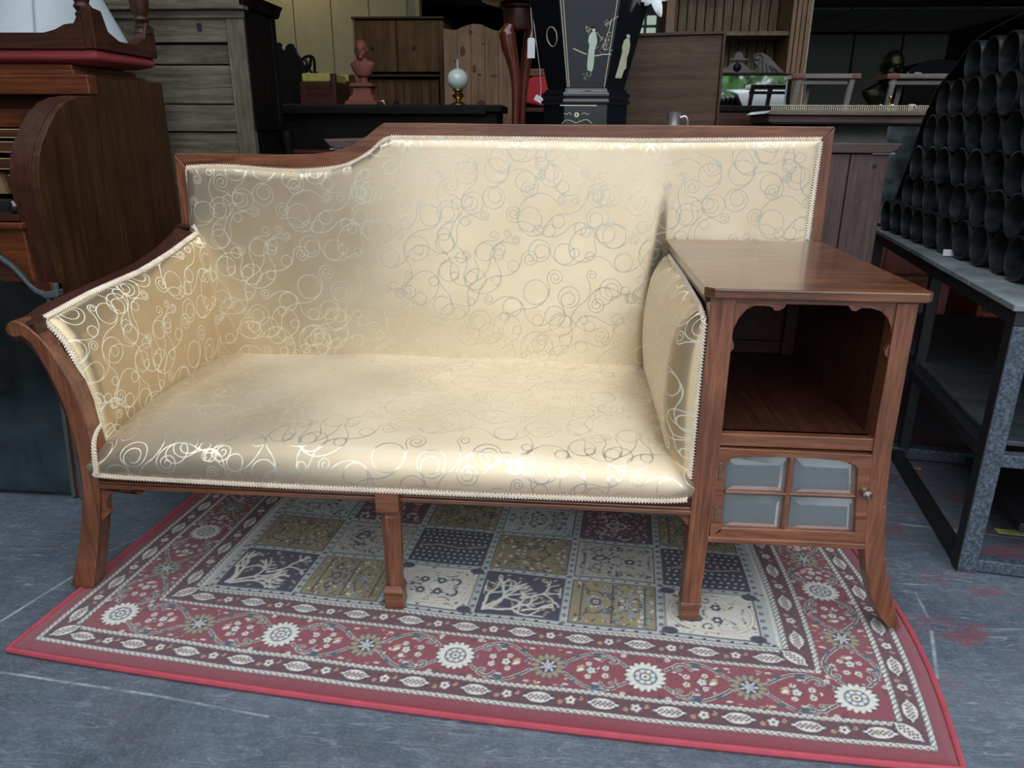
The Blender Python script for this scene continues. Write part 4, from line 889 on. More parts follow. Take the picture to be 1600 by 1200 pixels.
# black lacquer tapering planter with chinoiserie figures
LX, LY = float(at(914, 190, 1.05)[0]), 1.13
LP = thing('lacquer_planter', (LX, LY, ztb), 'black lacquer tapering hexagonal planter with mother of pearl figures, on the sideboard', 'planter')
def hexr(r, z): return [(LX+r*math.cos(math.pi/3*k), LY+r*math.sin(math.pi/3*k)*.8, z) for k in range(6)]
m1 = (float(at(985, 150, 1.05)[0])-float(at(845, 150, 1.05)[0]))/2
zP = lambda y: float(at(914, y, 1.05)[2])
MB().loft([hexr(m1*.97, ztb+.002), hexr(m1*.97, zP(163))]).build('plinth', lacq, LP, bevel=.002)
MB().loft([hexr(m1*1.0, zP(163)), hexr(m1*1.03, zP(160)), hexr(m1*1.03, zP(157)), hexr(m1*.98, zP(155)), hexr(m1*1.02, zP(150)), hexr(m1*1.02, zP(146)), hexr(m1*.93, zP(141)), hexr(m1*.93, zP(138))]).build('plinth_moulding', lacq, LP, bevel=.0015)
z0, z1 = zP(138), zP(-60); r0, r1 = m1*.88, m1*1.50
MB().loft([hexr(r0, z0), hexr(r1, z1)]).build('body', lacq, LP, bevel=.002)
# front facet is the one between vertices 4 and 5 (facing -y)
def fac(k, a, h, off=.0025):
    """point on facet k (0..5) at fraction a across, height fraction h"""
    r = r0+(r1-r0)*h; z = z0+(z1-z0)*h; p0, p1 = np.array(hexr(r, z)[k]), np.array(hexr(r, z)[(k+1) % 6]); n_ = np.cross(p1-p0, [0, 0, 1.]); n_ /= np.linalg.norm(n_)
    return p0+(p1-p0)*a+n_*off
hs = (zP(0)-z0)/(z1-z0)
def flat_shape(k, pts, mat, name, th=.0015):
    a = [fac(k, u_, h_, th) for u_, h_ in pts]; b = [fac(k, u_, h_, .0) for u_, h_ in pts]; n = len(pts)
    return MB().add(a+b, [tuple(range(n))]+[(i, i+n, (i+1) % n+n, (i+1) % n) for i in range(n)]).build(name, mat, LP)
F4 = lambda px, py: ((px-(842+ (868-842)*py/138.)-0)/((950-(950-936)*py/138.)-(842+(868-842)*py/138.)), hs*(138-py)/138.)
def ln(k, pts, mat, name, r=.0008): return MB().tube([fac(k, u_, h_, .001) for u_, h_ in pts], r, 4).build(name, mat, LP)
for a in (.03, .075, .95): ln(4, [(a, .01), (a, hs*1.05)], goldline, 'border_line', .0011)
G = lambda X_, Y_: F4(820+X_*230/1380, Y_/6)
figl = [flat_shape(4, [G(*p) for p in [(515, 300), (545, 300), (560, 345), (570, 400), (560, 430), (550, 470), (552, 560), (548, 640), (535, 670), (490, 655), (482, 600), (485, 500), (490, 420), (475, 390), (480, 340), (500, 310)]], pearlg, 'figure_robe'),
        flat_shape(4, [G(525+16*math.cos(a), 283+20*math.sin(a)) for a in np.linspace(0, 6.28, 10)[:-1]], pearl, 'figure_face', .002),
        flat_shape(4, [G(520+24*math.cos(a), 262+14*math.sin(a)) for a in np.linspace(0, 6.28, 10)[:-1]], black, 'figure_hair', .0022)]
ln(4, [G(325, 455), G(400, 485), G(470, 510)], goldline, 'ground_line', .0014); ln(4, [G(555, 525), G(640, 510), G(725, 510)], goldline, 'ground_line', .0014)
rb_ = random.Random(4)
for cxx, cyy, n in ((480, 270, 26), (660, 215, 30), (665, 345, 22), (650, 440, 34), (610, 420, 16), (490, 705, 24)):
    for k in range(n//3):
        x, y = cxx+rb_.gauss(0, 28 if cyy != 705 else 45), cyy+rb_.gauss(0, 24 if cyy != 705 else 12); pts = [(x, y)]
        for j in range(4): x += rb_.uniform(-16, 16); y += rb_.uniform(-14, 14); pts.append((x, y))
        if k == 0: m = MB()
        m.tube([fac(4, *G(*p), .001) for p in pts], .0006, 3)
    tag(m.build('inlaid_foliage', goldline, LP), kind='stuff')
ln(4, [G(770, 165), G(700, 200), G(680, 300), G(660, 360), G(640, 440)], goldline, 'inlaid_branch', .0009)
ln(4, [G(560, 310), G(600, 350), G(625, 375)], goldline, 'inlaid_branch', .0009)
H5 = lambda X_, Y_: ((X_-(780-.0966*Y_))/(280-.108*Y_), hs*(138-Y_/6)/138.)
flat_shape(5, [H5(*p) for p in [(865, 345), (895, 345), (905, 400), (900, 470), (885, 520), (885, 620), (865, 640), (845, 720), (785, 722), (805, 640), (820, 560), (835, 480), (830, 430), (845, 370)]], pearl, 'figure_robe')
flat_shape(5, [H5(881+16*math.cos(a), 325+20*math.sin(a)) for a in np.linspace(0, 6.28, 10)[:-1]], pearlg, 'figure_face', .002)
ring_ = [fac(3, .62+.20*math.cos(a), hs*.60+.055*hs*2*math.sin(a), .001) for a in np.linspace(0, 6.3, 24)]
MB().tube(ring_, .0012, 4).build('inlaid_ring', goldline, LP)
# plinth front motif
pf = lambda px, py: (float(at(px, py, LY-.8*m1*.97*math.sin(math.pi/3)-.001)[0]), LY-.8*m1*.97*math.sin(math.pi/3)-.001, float(at(px, py, LY-.8*m1*.97*math.sin(math.pi/3)-.001)[2]))
MB().tube(smoothpath([pf(878, 193), pf(884, 188), pf(893, 189), pf(900, 192), pf(908, 189), pf(917, 187), pf(925, 193)], 4), .0008, 4).build('plinth_line', pearl, LP)
m = MB()
for k in range(6): c = pf(901, 179.5); m.ball((c[0]+.005*math.cos(k*1.05), c[1], c[2]+.005*math.sin(k*1.05)), (.0028, .001, .0028), 8, 5)
m.build('plinth_flower', pearl, LP)
for g in (-1, 1): MB().tube(smoothpath([pf(901+g*8, 179), pf(901+g*12, 176), pf(901+g*16, 179), pf(901+g*20, 177)], 4), .0007, 4).build('plinth_scroll', pearl, LP)
MB().box(pf(875, 170)[0], pf(932, 170)[0], pf(0, 170)[1]-.001, pf(0, 170)[1]+.002, pf(900, 165.5)[2], pf(900, 164)[2]).build('plinth_line', pearl, LP)
# artificial lily
fx = at(1020, -12, 1.1)
LI = thing('artificial_lily', tuple(fx), 'white artificial lily flower hanging beside the top of the lacquer planter', 'flower')
m = MB()
for k, (ax, az, L_) in enumerate(((-.045, -.022, 1), (-.02, -.035, .6), (.028, -.065, 1.), (.045, -.02, .9), (-.03, .04, 1), (.03, .04, 1))):
    tip = np.array([ax, -.02, az]); sd_ = np.array([-az, 0, ax]); sd_ /= np.linalg.norm(sd_)
    ringz = []
    for q_ in np.linspace(0, 1, 8): wd = .0135*math.sin(math.pi*min(.98, .12+q_*.86))**.8+.0008; c = fx+tip*q_+np.array([0, .02*q_*q_, 0]); ringz.append([c-sd_*wd, c+np.array([0, -.004, 0]), c+sd_*wd, c+np.array([0, .002, 0])])
    MB().loft(ringz).build('petal', petal, LI, True)
MB().ball(tuple(fx+np.array([-.003, -.012, -.004])), (.008, .006, .012)).build('flower_centre', plain('lime_green', (.35, .5, .1), .6), LI, True)
MB().tube(smoothpath([fx+np.array([0, .01, 0]), fx+np.array([-.05, .03, .09]), fx+np.array([-.13, .03, .02])], 5), .003, 6).build('stem', leafg, LI, True)

# brown board propped behind the sideboard
BB = thing('propped_table_top', (1.05, 1.5, 0), 'large plain brown wooden table top propped upright behind the pewter mug', 'board')
bp = XZ([(950, 195), (985, 57), (1130, 53), (1118, 196)], 1.45); bz = bp[0][1]
sl = (bp[1][0]-bp[0][0])/(bp[1][1]-bp[0][1]); sr = (bp[2][0]-bp[3][0])/(bp[2][1]-bp[3][1])
MB().prism([(bp[0][0]-sl*bz*.2, .01), bp[1], bp[2], (bp[3][0]-sr*bz*.2, .01)], 1.45, 1.47).build('board', oakb, BB, bevel=.003)
MB().prism([bp[1], (bp[1][0], bp[1][1]+.008), (bp[2][0]+.003, bp[2][1]+.008), bp[2]], 1.44, 1.475).prism([bp[2], (bp[2][0]+.008, bp[2][1]+.006), (bp[3][0]+.008-sr*.4, .02), (bp[3][0]-sr*.4, .02)], 1.44, 1.475).build('edge_lipping', mahd['x'], BB)

# ------------------------------------------------------------------ upright piano and what stands on it
Yp = 2.05; zp = float(at(600, 163, Yp)[2]); pxl, pxr = float(at(424, 170, Yp)[0]), float(at(783, 170, Yp)[0])
PN = thing('upright_piano', ((pxl+pxr)/2, Yp+.3, 0), 'black upright piano behind the settee carrying the bust and oil lamp', 'piano')
box('lid', (pxl-.4, pxr, Yp, Yp+.33, zp-.03, zp), blackw['x'], PN, .004)
box('front_panel', (pxl-.38, pxr-.02, Yp+.03, Yp+.31, .70, zp-.03), blackw['x'], PN, .003)
box('lid_edge', (pxl-.3, float(at(760, 170, Yp)[0]), Yp-.01, Yp, zp-.04, zp-.008), blackw['x'], PN, .003)
box('fall_board', (pxl-.38, pxr-.03, Yp-.12, Yp+.03, .64, .90), mahd['x'], PN, .01)
box('case', (pxl-.38, pxr-.02, Yp+.1, Yp+.31, 0, .70), mahd['x'], PN)
def head(m, c, s, jaw=1.):
    x, y, z = c
    m.ball((x, y, z+.02*s), (.078*s, .095*s, .095*s), 18, 14).ball((x, y-.02*s, z-.045*s), (.062*s*jaw, .075*s, .075*s), 16, 12)
    m.ball((x, y-.10*s, z-.02*s), (.013*s, .024*s, .028*s), 8, 8).ball((x, y-.083*s, z+.015*s), (.05*s, .016*s, .011*s), 10, 6)
    m.ball((x, y-.086*s, z-.066*s), (.026*s, .012*s, .008*s), 8, 6).ball((x, y-.075*s, z-.10*s), (.028*s, .022*s, .02*s), 8, 6)
    for g in (-1, 1): m.ball((x+g*.08*s, y+.005*s, z-.015*s), (.012*s, .022*s, .034*s), 8, 8); m.ball((x+g*.031*s, y-.083*s, z-.004*s), (.013*s, .008*s, .008*s), 8, 6); m.ball((x+g*.04*s, y-.07*s, z-.045*s), (.02*s, .015*s, .02*s), 8, 6)
    return m
# terracotta bust
def pt(px, py, Y): return at(px, py, Y)
Yb_ = Yp+.12; b0 = pt(570, 162, Yb_); sc_ = float(pt(570, 64, Yb_)[2]-b0[2]); bx, bzz = float(b0[0]), zp
TB = thing('terracotta_bust', (bx, Yb_, zp), 'small terracotta bust on a square plinth, standing on the piano', 'bust')
u_ = sc_/98
MB().lathe([(28*u_*1.35, 0), (28*u_*1.35, 5*u_), (24*u_*1.3, 7*u_), (23*u_*1.3, 11*u_), (17*u_*1.3, 17*u_), (16*u_*1.3, 27*u_), (21*u_*1.3, 29*u_), (21*u_*1.3, 33*u_), (14*u_*1.3, 35*u_)], (bx, Yb_, zp), 4, rot=math.pi/4).build('plinth', terra, TB, bevel=.001)
MB().lathe([(12*u_, 34*u_), (7*u_, 38*u_), (7*u_, 43*u_), (11*u_, 46*u_)], (bx, Yb_, zp), 16).build('socle', terra, TB, True)
m = MB().loft([[(bx+a*math.cos(t2)*u_, Yb_+b*math.sin(t2)*u_, zp+z*u_) for t2 in np.linspace(0, 2*math.pi, 20)[:-1]] for z, a, b in ((43, 8, 6), (47, 13, 9), (54, 17, 10), (62, 21, 10), (67, 21, 9), (71, 10, 7), (76, 6.5, 6.5), (84, 6.5, 6.5))])
head(m, (bx-.5*u_, Yb_-1*u_, zp+87*u_), u_*135); m.build('bust_figure', terra, TB, remesh=.0035)
# oil lamp
lb_ = pt(716, 165, Yp+.1); lx = float(lb_[0]); ly = Yp+.1; u_ = float(pt(716, 95, ly)[2]-lb_[2])/70
OL = thing('oil_lamp', (lx, ly, zp), 'brass oil lamp with a milky white globe and clear chimney on the piano', 'lamp')
MB().lathe([(.5*u_, 0), (13*u_, 0), (13*u_, 2*u_), (8*u_, 5*u_), (4*u_, 7*u_), (5*u_, 10*u_), (9*u_, 13*u_), (10*u_, 17*u_), (6*u_, 21*u_), (4*u_, 23*u_)], (lx, ly, zp), 24).build('base', brass, OL, True)
MB().lathe([(5*u_, 22*u_), (9*u_, 23.5*u_), (9*u_, 25.5*u_), (6*u_, 26*u_)], (lx, ly, zp), 24).build('gallery', brass, OL, True)
MB().ball((lx, ly, zp+41*u_), (18*u_, 18*u_, 17*u_), 28, 18).build('globe', milk, OL, True)
MB().lathe([(2.6*u_, 54*u_), (2.2*u_, 58*u_), (2*u_, 72*u_), (1.5*u_, 72*u_)], (lx, ly, zp), 14).build('chimney', plain('clear_chimney_glass', (.7, .74, .74), .08, trans=.5), OL, True)
# china tureen and little pot
tp = pt(583, 158, Yp+.25); u_ = .0026
TP = thing('china_tureen', (tp[0], tp[1], zp), 'small gilt china tureen with a knobbed lid beside the terracotta bust', 'dish')
MB().lathe([(4*u_, 0), (6*u_, 1*u_), (10*u_, 4*u_), (13*u_, 8*u_), (12*u_, 9*u_)], (tp[0], tp[1], zp), 20).build('bowl', porc, TP, True)
MB().lathe([(12*u_, 9*u_), (9*u_, 13*u_), (3*u_, 16*u_), (2*u_, 17*u_), (2.6*u_, 19*u_), (.5*u_, 21*u_)], (tp[0], tp[1], zp), 20).build('lid', antbrass, TP, True)
MB().tube(smoothpath([(tp[0]+.03, tp[1], zp+.015), (tp[0]+.048, tp[1], zp+.024), (tp[0]+.052, tp[1], zp+.006)], 4), .003, 6).build('handle', porc, TP, True)
tp = pt(619, 160, Yp+.25)
TP = thing('small_glazed_pot', (tp[0], tp[1], zp), 'tiny dark glazed pot catching the light on the piano between bust and lamp', 'pot')
MB().lathe([(.007, 0), (.013, .005), (.014, .013), (.008, .019), (.009, .022)], (tp[0], tp[1], zp), 16).build('body', lacq, TP, True)
# furniture further back on the left
def case(name, label, cat, pts, Y, dep, mat, parts=True, group=None):
    p = XZ(pts, Y); x0, x1, z1 = p[0][0], p[1][0], p[0][1]
    t_ = thing(name, ((x0+x1)/2, Y+dep/2, 0), label, cat, group); return t_, x0, x1, z1
Yw = 3.2
t_, x0, x1, z1 = case('wardrobe_side', 'dark brown plain wardrobe side left of the walnut cabinet', 'wardrobe', [(488, 38), (556, 38)], Yw+.3, .4, mahd)
t_.name = 'dark_wardrobe'
box('carcase', (x0, x1, Yw+.3, Yw+.7, .06, z1), wood('dull_brown_veneer', (.028, .013, .007), (.065, .032, .016), 'z', .5), t_, .003)
box('plinth', (x0+.01, x1-.01, Yw+.32, Yw+.68, 0, .06), mahd['x'], t_); box('top', (x0-.005, x1+.005, Yw+.29, Yw+.7, z1, z1+.01), mahd['x'], t_)
t_, x0, x1, z1 = case('walnut_cabinet', 'two door figured walnut cabinet behind the terracotta bust', 'cabinet', [(550, 30), (685, 30)], Yw, .4, walnut)
zs_ = float(at(620, 118, Yw)[2]); xm = (x0+x1)/2
box('side', (x0, x0+.012, Yw, Yw+.3, 0, z1), pine, t_, .002); box('side', (x1, x1+.03, Yw, Yw+.3, 0, z1-.01), walnut, t_, .002)
box('top', (x0-.004, x1+.03, Yw-.01, Yw+.3, z1, z1+.012), mahd['x'], t_, .002)
for a, b in ((x0+.014, xm-.002), (xm+.002, x1-.002)):
    d = box('door', (a, b, Yw+.01, Yw+.03, zs_+.02, z1-.004), walnut, t_, .003)
    MB().lathe([(.004, 0), (.004, -.006), (.01, -.009), (.009, -.016), (.001, -.018)], ((a+b)/2-.02, Yw+.01, (zs_+z1)/2), 14, 'y').build('knob', black, d, True)
box('waist_moulding', (x0+.01, x1, Yw-.015, Yw+.3, zs_-.008, zs_+.006), mahd['x'], t_, .003)
box('back', (x0+.012, x1, Yw+.25, Yw+.27, 0, z1), walnut, t_)
for k in range(9): a = x0+.02+k*(x1-x0-.03)/9; box('slat', (a, a+(x1-x0-.03)/9-.003, Yw+.03, Yw+.04, .1, zs_-.02), walnut, t_, .001)
# pine headboard with an arched top
ph_ = XZ([(695, 165), (694, 44), (702, 46), (712, 47), (722, 42), (738, 37), (752, 38), (766, 45), (775, 48), (790, 48), (800, 60), (800, 165)], 3.0)
HB = thing('pine_headboard', ((ph_[0][0]+ph_[-1][0])/2, 3.0, 0), 'pale knotty pine headboard with an arched top behind the oil lamp', 'headboard')
xs_ = [ph_[0][0]+(ph_[-1][0]-ph_[0][0])*k/5 for k in range(6)]
zx = lambda x: float(np.interp(x, [p[0] for p in ph_[1:-1]], [p[1] for p in ph_[1:-1]]))
for a, b in zip(xs_[:-1], xs_[1:]):
    tp_ = [(a+(b-a)*q_, zx(a+(b-a)*q_)) for q_ in np.linspace(.01, .99, 8)]
    MB().prism([(a+.0008, 0)]+tp_+[(b-.0008, 0)], 3.0, 3.022).build('plank', pine, HB, bevel=.0012)
knot = plain('dark_pine_knot', (.06, .02, .01), .6)
for px, py, a, b in ((735, 51, 3, 4), (723, 80, 4, 7), (741, 108, 3, 6), (755, 69, 2, 2), (772, 119, 5, 2), (749, 117, 3, 2), (752, 162, 7, 5), (712, 96, 4, 1.5)):
    c = at(px, py, 3.0); MB().prism([(c[0]+a*.0036*math.cos(q_), c[2]+b*.0036*math.sin(q_)) for q_ in np.linspace(0, 6.28, 13)[:-1]], 2.9994, 3.003).build('knot', knot, HB)
# black carved chair, gold-topped stools
Yk = 2.75
CC = thing('carved_chair', (float(at(450, 120, Yk)[0]), Yk, 0), 'black carved hall chair with scrolled cresting, in the dark beside the court cupboard', 'chair')
cr = XZ([(424, 130), (424, 68), (436, 66), (440, 72), (447, 72), (450, 68), (456, 68), (462, 82), (470, 92), (476, 108), (478, 118), (474, 130)], Yk)
MB().prism(cr, Yk, Yk+.03).build('cresting', blackw['x'], CC, bevel=.003)
for px in (429, 443): 
    c = at(px, 75, Yk-.005); MB().ball((c[0], Yk-.004, c[2]), (.010, .006, .012)).build('roundel', plain('grey_carving', (.25, .25, .24), .5), CC, True)
x0, x1 = cr[0][0], float(at(474, 120, Yk)[0]); zc_ = float(at(450, 128, Yk)[2])
box('seat', (x0, x1, Yk-.35, Yk+.03, zc_-.42, zc_-.38), blackw['x'], CC); box('back_panel', (x0+.01, x1-.02, Yk, Yk+.025, zc_-.38, zc_), blackw['z'], CC)
for a in (x0+.02, x1-.02):
    for b in (Yk-.33, Yk+.01): MB().lathe([(.014, 0), (.018, .2), (.012, .3), (.02, .45), (.018, zc_-.42)], (a, b, 0), 10).build('leg', blackw['z'], CC, True)
RC_ = thing('rococo_chair', (float(at(478, 100, 2.95)[0]), 2.95, 0), 'pierced black scrollwork chair back showing above the gold topped stool', 'chair')
for k, pts in enumerate(([(468, 112), (470, 96), (480, 88), (490, 92), (492, 114)], [(466, 100), (478, 104), (486, 112), (490, 118)], [(474, 90), (480, 100), (476, 114)], [(486, 90), (484, 104), (478, 112)])):
    MB().tube(smoothpath([at(a, b, 2.95) for a, b in pts], 5), .008, 6).build('scroll_splat', blackw['z'], RC_, True)
a, b = float(at(468, 114, 2.95)[0]), float(at(492, 114, 2.95)[0])
zq = float(at(480, 118, 2.95)[2])
for q_ in (a, b): box('back_post', (q_-.012, q_+.012, 2.94, 2.97, .02, zq+.02), blackw['z'], RC_)
box('seat', (a-.02, b+.02, 2.78, 2.97, zq-.5, zq-.46), blackw['x'], RC_); box('lower_rail', (a, b, 2.94, 2.965, zq-.03, zq), blackw['x'], RC_)
for (pa, pb, py0, py1, Yq, lab) in ((471, 519, 114, 128, 2.6, 'dark box stool with gold patterned top, left of the terracotta bust'), (524, 548, 116, 128, 2.87, 'gold topped box stool half hidden behind the terracotta bust')):
    x0, x1 = float(at(pa, 120, Yq)[0]), float(at(pb, 120, Yq)[0]); z1, z2 = float(at(pa, py0, Yq)[2]), float(at(pa, py1, Yq)[2])
    ST = thing('box_stool', ((x0+x1)/2, Yq+.12, 0), lab, 'stool')
    MB().box(x0, x1, Yq, Yq+.24, z2, z1).build('seat_pad', yel_fab, ST, bevel=.008)
    box('box_front', (x0-.004, x1+.004, Yq+.006, Yq+.23, z2-.16, z2), mahd['x'], ST, .003)
    for q_ in (x0, x1): box('leg', (q_-.014, q_+.014, Yq, Yq+.03, 0, z1-.002 if q_ == x1 else z2), mahd['z'], ST, .003)

# ------------------------------------------------------------------ red cabriole stand, red chair and tags
Yr_ = 1.75
KS = thing('cabriole_stand', (float(at(810, 190, Yr_)[0]), Yr_+.1, 0), 'tall red mahogany stand on slender cabriole legs, left of the lacquer planter', 'stand')
def cab(pts, Y, r): 
    P = smoothpath([at(a, b, Y) for a, b in pts], 5); n = len(P); rr = np.interp(np.linspace(0, 1, n), np.linspace(0, 1, len(r)), r); return MB().tube(P, rr, 10).build('leg', redm, KS, True)
cab([(797, 38), (793, 52), (796, 75), (803, 105), (806, 135), (806, 165), (805, 200), (804, 300)], Yr_, [.016, .032, .030, .022, .017, .015, .015, .02])
cab([(825, 38), (828, 60), (822, 100), (818, 150), (816, 200), (816, 300)], Yr_+.22, [.014, .026, .022, .014, .013, .016])
c = at(808, 36, Yr_+.05)
MB().lathe([(.05, -.02), (.055, .0), (.055, .05), (.07, .055), (.072, .065), (.05, .07)], (c[0], Yr_+.08, c[2]), 24).build('collar', mahd['z'], KS, True)
MB().lathe([(.11, .07), (.14, .08), (.14, .10), (.11, .10)], (c[0], Yr_+.08, c[2]), 28).build('top', redm, KS, True)
KTOP = float(c[2])+.02; zf = float(at(804, 300, Yr_)[2]); box('lower_shelf', (c[0]-.09, c[0]+.09, Yr_-.02, Yr_+.25, zf-.04, zf), mahd['x'], KS, .004)
for a in (-.08, .08):
    for b in (0, .22): MB().lathe([(.012, 0), (.016, .02), (.012, zf-.05), (.016, zf-.03)], (c[0]+a, Yr_+b, 0), 10).build('lower_leg', redm, KS, True)
Yd = 2.36
RD = thing('red_back_chair', (float(at(840, 150, Yd)[0]), Yd, 0), 'chair with a rounded crimson upholstered back, between the cabriole stand and lacquer planter', 'chair')
rp_ = XZ([(816, 160), (815, 138), (820, 126), (832, 120), (852, 118), (872, 122), (876, 140), (874, 162), (845, 166)], Yd)
MB().prism(rp_, Yd, Yd+.03).build('back_pad', red_fab, RD, bevel=.01)
x0, x1 = float(at(810, 150, Yd)[0]), float(at(880, 150, Yd)[0]); zt1, zt2 = float(at(812, 107, Yd)[2]), float(at(812, 168, Yd)[2])
box('top_rail', (x0, x1, Yd+.005, Yd+.035, float(at(812, 119, Yd)[2]), zt1), wood('orange_mahogany', (.10, .03, .012), (.22, .08, .03), 'x', .4), RD, .004)
box('bottom_rail', (x0, x1, Yd+.0, Yd+.035, zt2-.02, zt2), mahd['x'], RD, .003)
for q_ in (x0, x1): box('back_post', (q_-.012, q_+.012, Yd+.005, Yd+.04, 0, zt1), mahd['z'], RD, .003)
box('seat', (x0-.02, x1+.02, Yd-.33, Yd+.03, .42, .48), red_fab, RD, .01)
for q_ in (x0, x1): box('leg', (q_-.014, q_+.014, Yd-.32, Yd-.29, 0, .42), mahd['z'], RD, .003)
for (a, b), lab, rot, Yt in (((830, 75), 'white price tag hanging upright beside the cabriole stand', 0, 1.6), ((844, 156), 'white price tag lying aslant in front of the crimson chair back', .5, 1.62)):
    c = at(a, b, Yt); TG = thing('price_tag', tuple(c), lab, 'tag')
    w2, h2 = (.0135, .034) if not rot else (.022, .0105)
    ca, sa = math.cos(-rot), math.sin(-rot)
    MB().prism([(c[0]+x*ca-z*sa, c[2]+x*sa+z*ca) for x, z in ((-w2, -h2), (w2, -h2), (w2, h2*.8), (w2*.7, h2), (-w2*.7, h2), (-w2, h2*.8))], Yt, Yt+.001).build('card', card, TG)
    MB().tube([(c[0], Yt+.0005, c[2]+h2*.85), (c[0]+.003, Yt+.002, c[2]+h2+.03), (c[0]-.004, Yt+.006, c[2]+h2+.10), (KS.location.x+.05, Yr_+.02, KTOP)], .0008, 4).build('string', card, TG)

# ------------------------------------------------------------------ right background: pine dresser, pedimented mirror, gallery shelf
Yn = 3.4
pz = lambda px, py, Y=Yn: at(px, py, Y)
PD = thing('pine_dresser', (float(pz(1155, 50)[0]), Yn+.2, 0), 'tall open pine dresser with vertical board back, behind the propped table top', 'dresser')
xL, xR = float(pz(1052, 60)[0]), float(pz(1232, 60)[0]); zs1 = float(pz(1180, 52)[2])
n = 12
for k in range(n):
    a, b = xL+(xR-xL)*k/n, xL+(xR-xL)*(k+1)/n; box('plank', (a+.003, b-.003, Yn+.30, Yn+.315, .2, 2.2), pineold, PD, .003)
box('back_sheet', (xL, xR, Yn+.316, Yn+.33, .2, 2.2), black, PD)
box('shelf', (xL, xR, Yn, Yn+.3, zs1-.012, zs1+.012), pineold, PD, .002); box('shelf', (xL, xR, Yn, Yn+.3, .55, .58), pineold, PD, .002); box('shelf', (xL, xR, Yn, Yn+.3, 1.85, 1.875), pineold, PD, .002)
box('side', (xL-.05, xL, Yn-.01, Yn+.33, 0, 2.2), wood('warm_pine_stile', (.19, .09, .035), (.33, .18, .085), 'z', .5), PD, .003)
xS = float(pz(1262, 60)[0])
for k in range(4): a = xR+(xS-xR)*k/4; box('reeded_stile', (a+.001, a+(xS-xR)/4-.002, Yn-.02-.004*(k % 2), Yn+.33, 0, 2.2), wood('warm_pine_stile', (.15, .08, .04), (.30, .17, .09), 'z', .5), PD, .003)
box('stile_edge', (xS-.004, xS+.006, Yn-.02, Yn+.33, 0, 2.2), plain('cream_edge', (.5, .46, .36), .6), PD)
box('base', (xL-.04, xR, Yn+.02, Yn+.32, 0, .2), pineold, PD)
# mirror with pediment
Ym = 2.75
MM = thing('pedimented_overmantel', (float(at(1178, 140, Ym)[0]), Ym, .5), 'carved overmantel mirror with swan neck pediment reflecting daylight, right of the propped table top', 'mirror')
g_ = XZ([(1085, 165), (1228, 165), (1228, 118), (1085, 118)], Ym)
MB().prism(g_, Ym, Ym+.008).build('glass', MIRROR, MM)
x0, x1, z0, z1 = g_[0][0], g_[1][0], g_[0][1], g_[3][1]
box('top_rail', (x0-.01, x1+.012, Ym-.02, Ym+.02, z1, z1+.008), blackw['x'], MM, .002); box('frame_post', (x1, x1+.014, Ym-.015, Ym+.02, z0-.02, z1), blackw['z'], MM, .002)
box('glass_edge', (x1-.012, x1-.004, Ym-.003, Ym, z0, z1), plain('bevel_grey', (.3, .35, .36), .3), MM)
box('frame_post', (x0-.014, x0, Ym-.015, Ym+.02, z0-.02, z1), blackw['z'], MM, .002)
box('base_rail', (x0-.02, x1+.02, Ym-.03, Ym+.03, z0-.03, z0), blackw['x'], MM, .004)
box('cabinet_below', (x0-.02, x1+.02, Ym-.02, Ym+.35, 0, z0-.03), mahd['x'], MM, .004)
carv = wood('grey_brown_carving', (.05, .04, .035), (.13, .11, .095), 'x', .5)
ped = XZ([(1120, 114), (1120, 108), (1138, 104), (1140, 100), (1146, 98), (1158, 98), (1165, 102), (1175, 112), (1184, 106), (1180, 99), (1176, 94), (1177, 87), (1184, 83), (1193, 83), (1204, 90), (1214, 102), (1222, 110), (1226, 114)], Ym)
MB().prism(ped, Ym-.005, Ym+.012).build('pediment', carv, MM, bevel=.002)
MB().prism(XZ([(1138, 95), (1141, 92), (1146, 91), (1148, 84), (1154, 80), (1160, 84), (1162, 91), (1168, 92), (1169, 95)], Ym), Ym-.012, Ym+.012).build('finial', carv, MM, bevel=.003)
c = at(1152, 105, Ym-.008); MB().ball(tuple(c), (.020, .008, .020), 16, 10).build('rosette', blackw['x'], MM, True)
for k in range(5): MB().tube([at(1188+k*5, 92+k*3.5, Ym-.008), at(1184+k*8, 112, Ym-.008)], .0045, 6).build('carved_rib', carv, MM, True)
sp_ = [at(1184+(9-.55*k)*math.cos(-.6*k+1.2), 90+(8-.5*k)*math.sin(-.6*k+1.2), Ym-.008) for k in range(13)]
MB().tube(sp_, .005, 6).build('carved_volute', carv, MM, True)
# long sideboard top with brass gallery
Yg_ = 2.2
GA = thing('galleried_sideboard', (float(at(1330, 180, Yg_)[0]), Yg_+.2, 0), 'dark mirror backed sideboard with a brass gallery, behind the settee right corner', 'sideboard')
gx0, gx1 = float(at(1196, 175, Yg_)[0]), float(at(1490, 175, Yg_)[0]); Zg_ = lambda py: float(at(1320, py, Yg_)[2])
MB().prism([(gx0, Zg_(178)), (gx0+.02, Zg_(173)), (gx1, Zg_(173)), (gx1, Zg_(180)), (gx0+.03, Zg_(180))], Yg_-.01, Yg_+.4).build('top_board', wood('gilt_brown_edge', (.10, .07, .045), (.20, .15, .10), 'x', .4), GA, bevel=.002)
box('frieze', (gx0+.02, gx1, Yg_+.01, Yg_+.38, Zg_(192), Zg_(180)), purp['x'], GA, .003)
box('frieze_lip', (gx0+.03, gx1, Yg_+.005, Yg_+.38, Zg_(195), Zg_(192)), blackw['x'], GA)
z1g = Zg_(172.5)
m = MB(); k = 0; x = gx0+.03
while x < gx1-.02: 
    MB  # brass gallery spindles
    m.lathe([(.0028, 0), (.0018, .004), (.0032, .010), (.0018, .016), (.0026, .02)], (x, Yg_+.02, z1g), 6); x += .0088
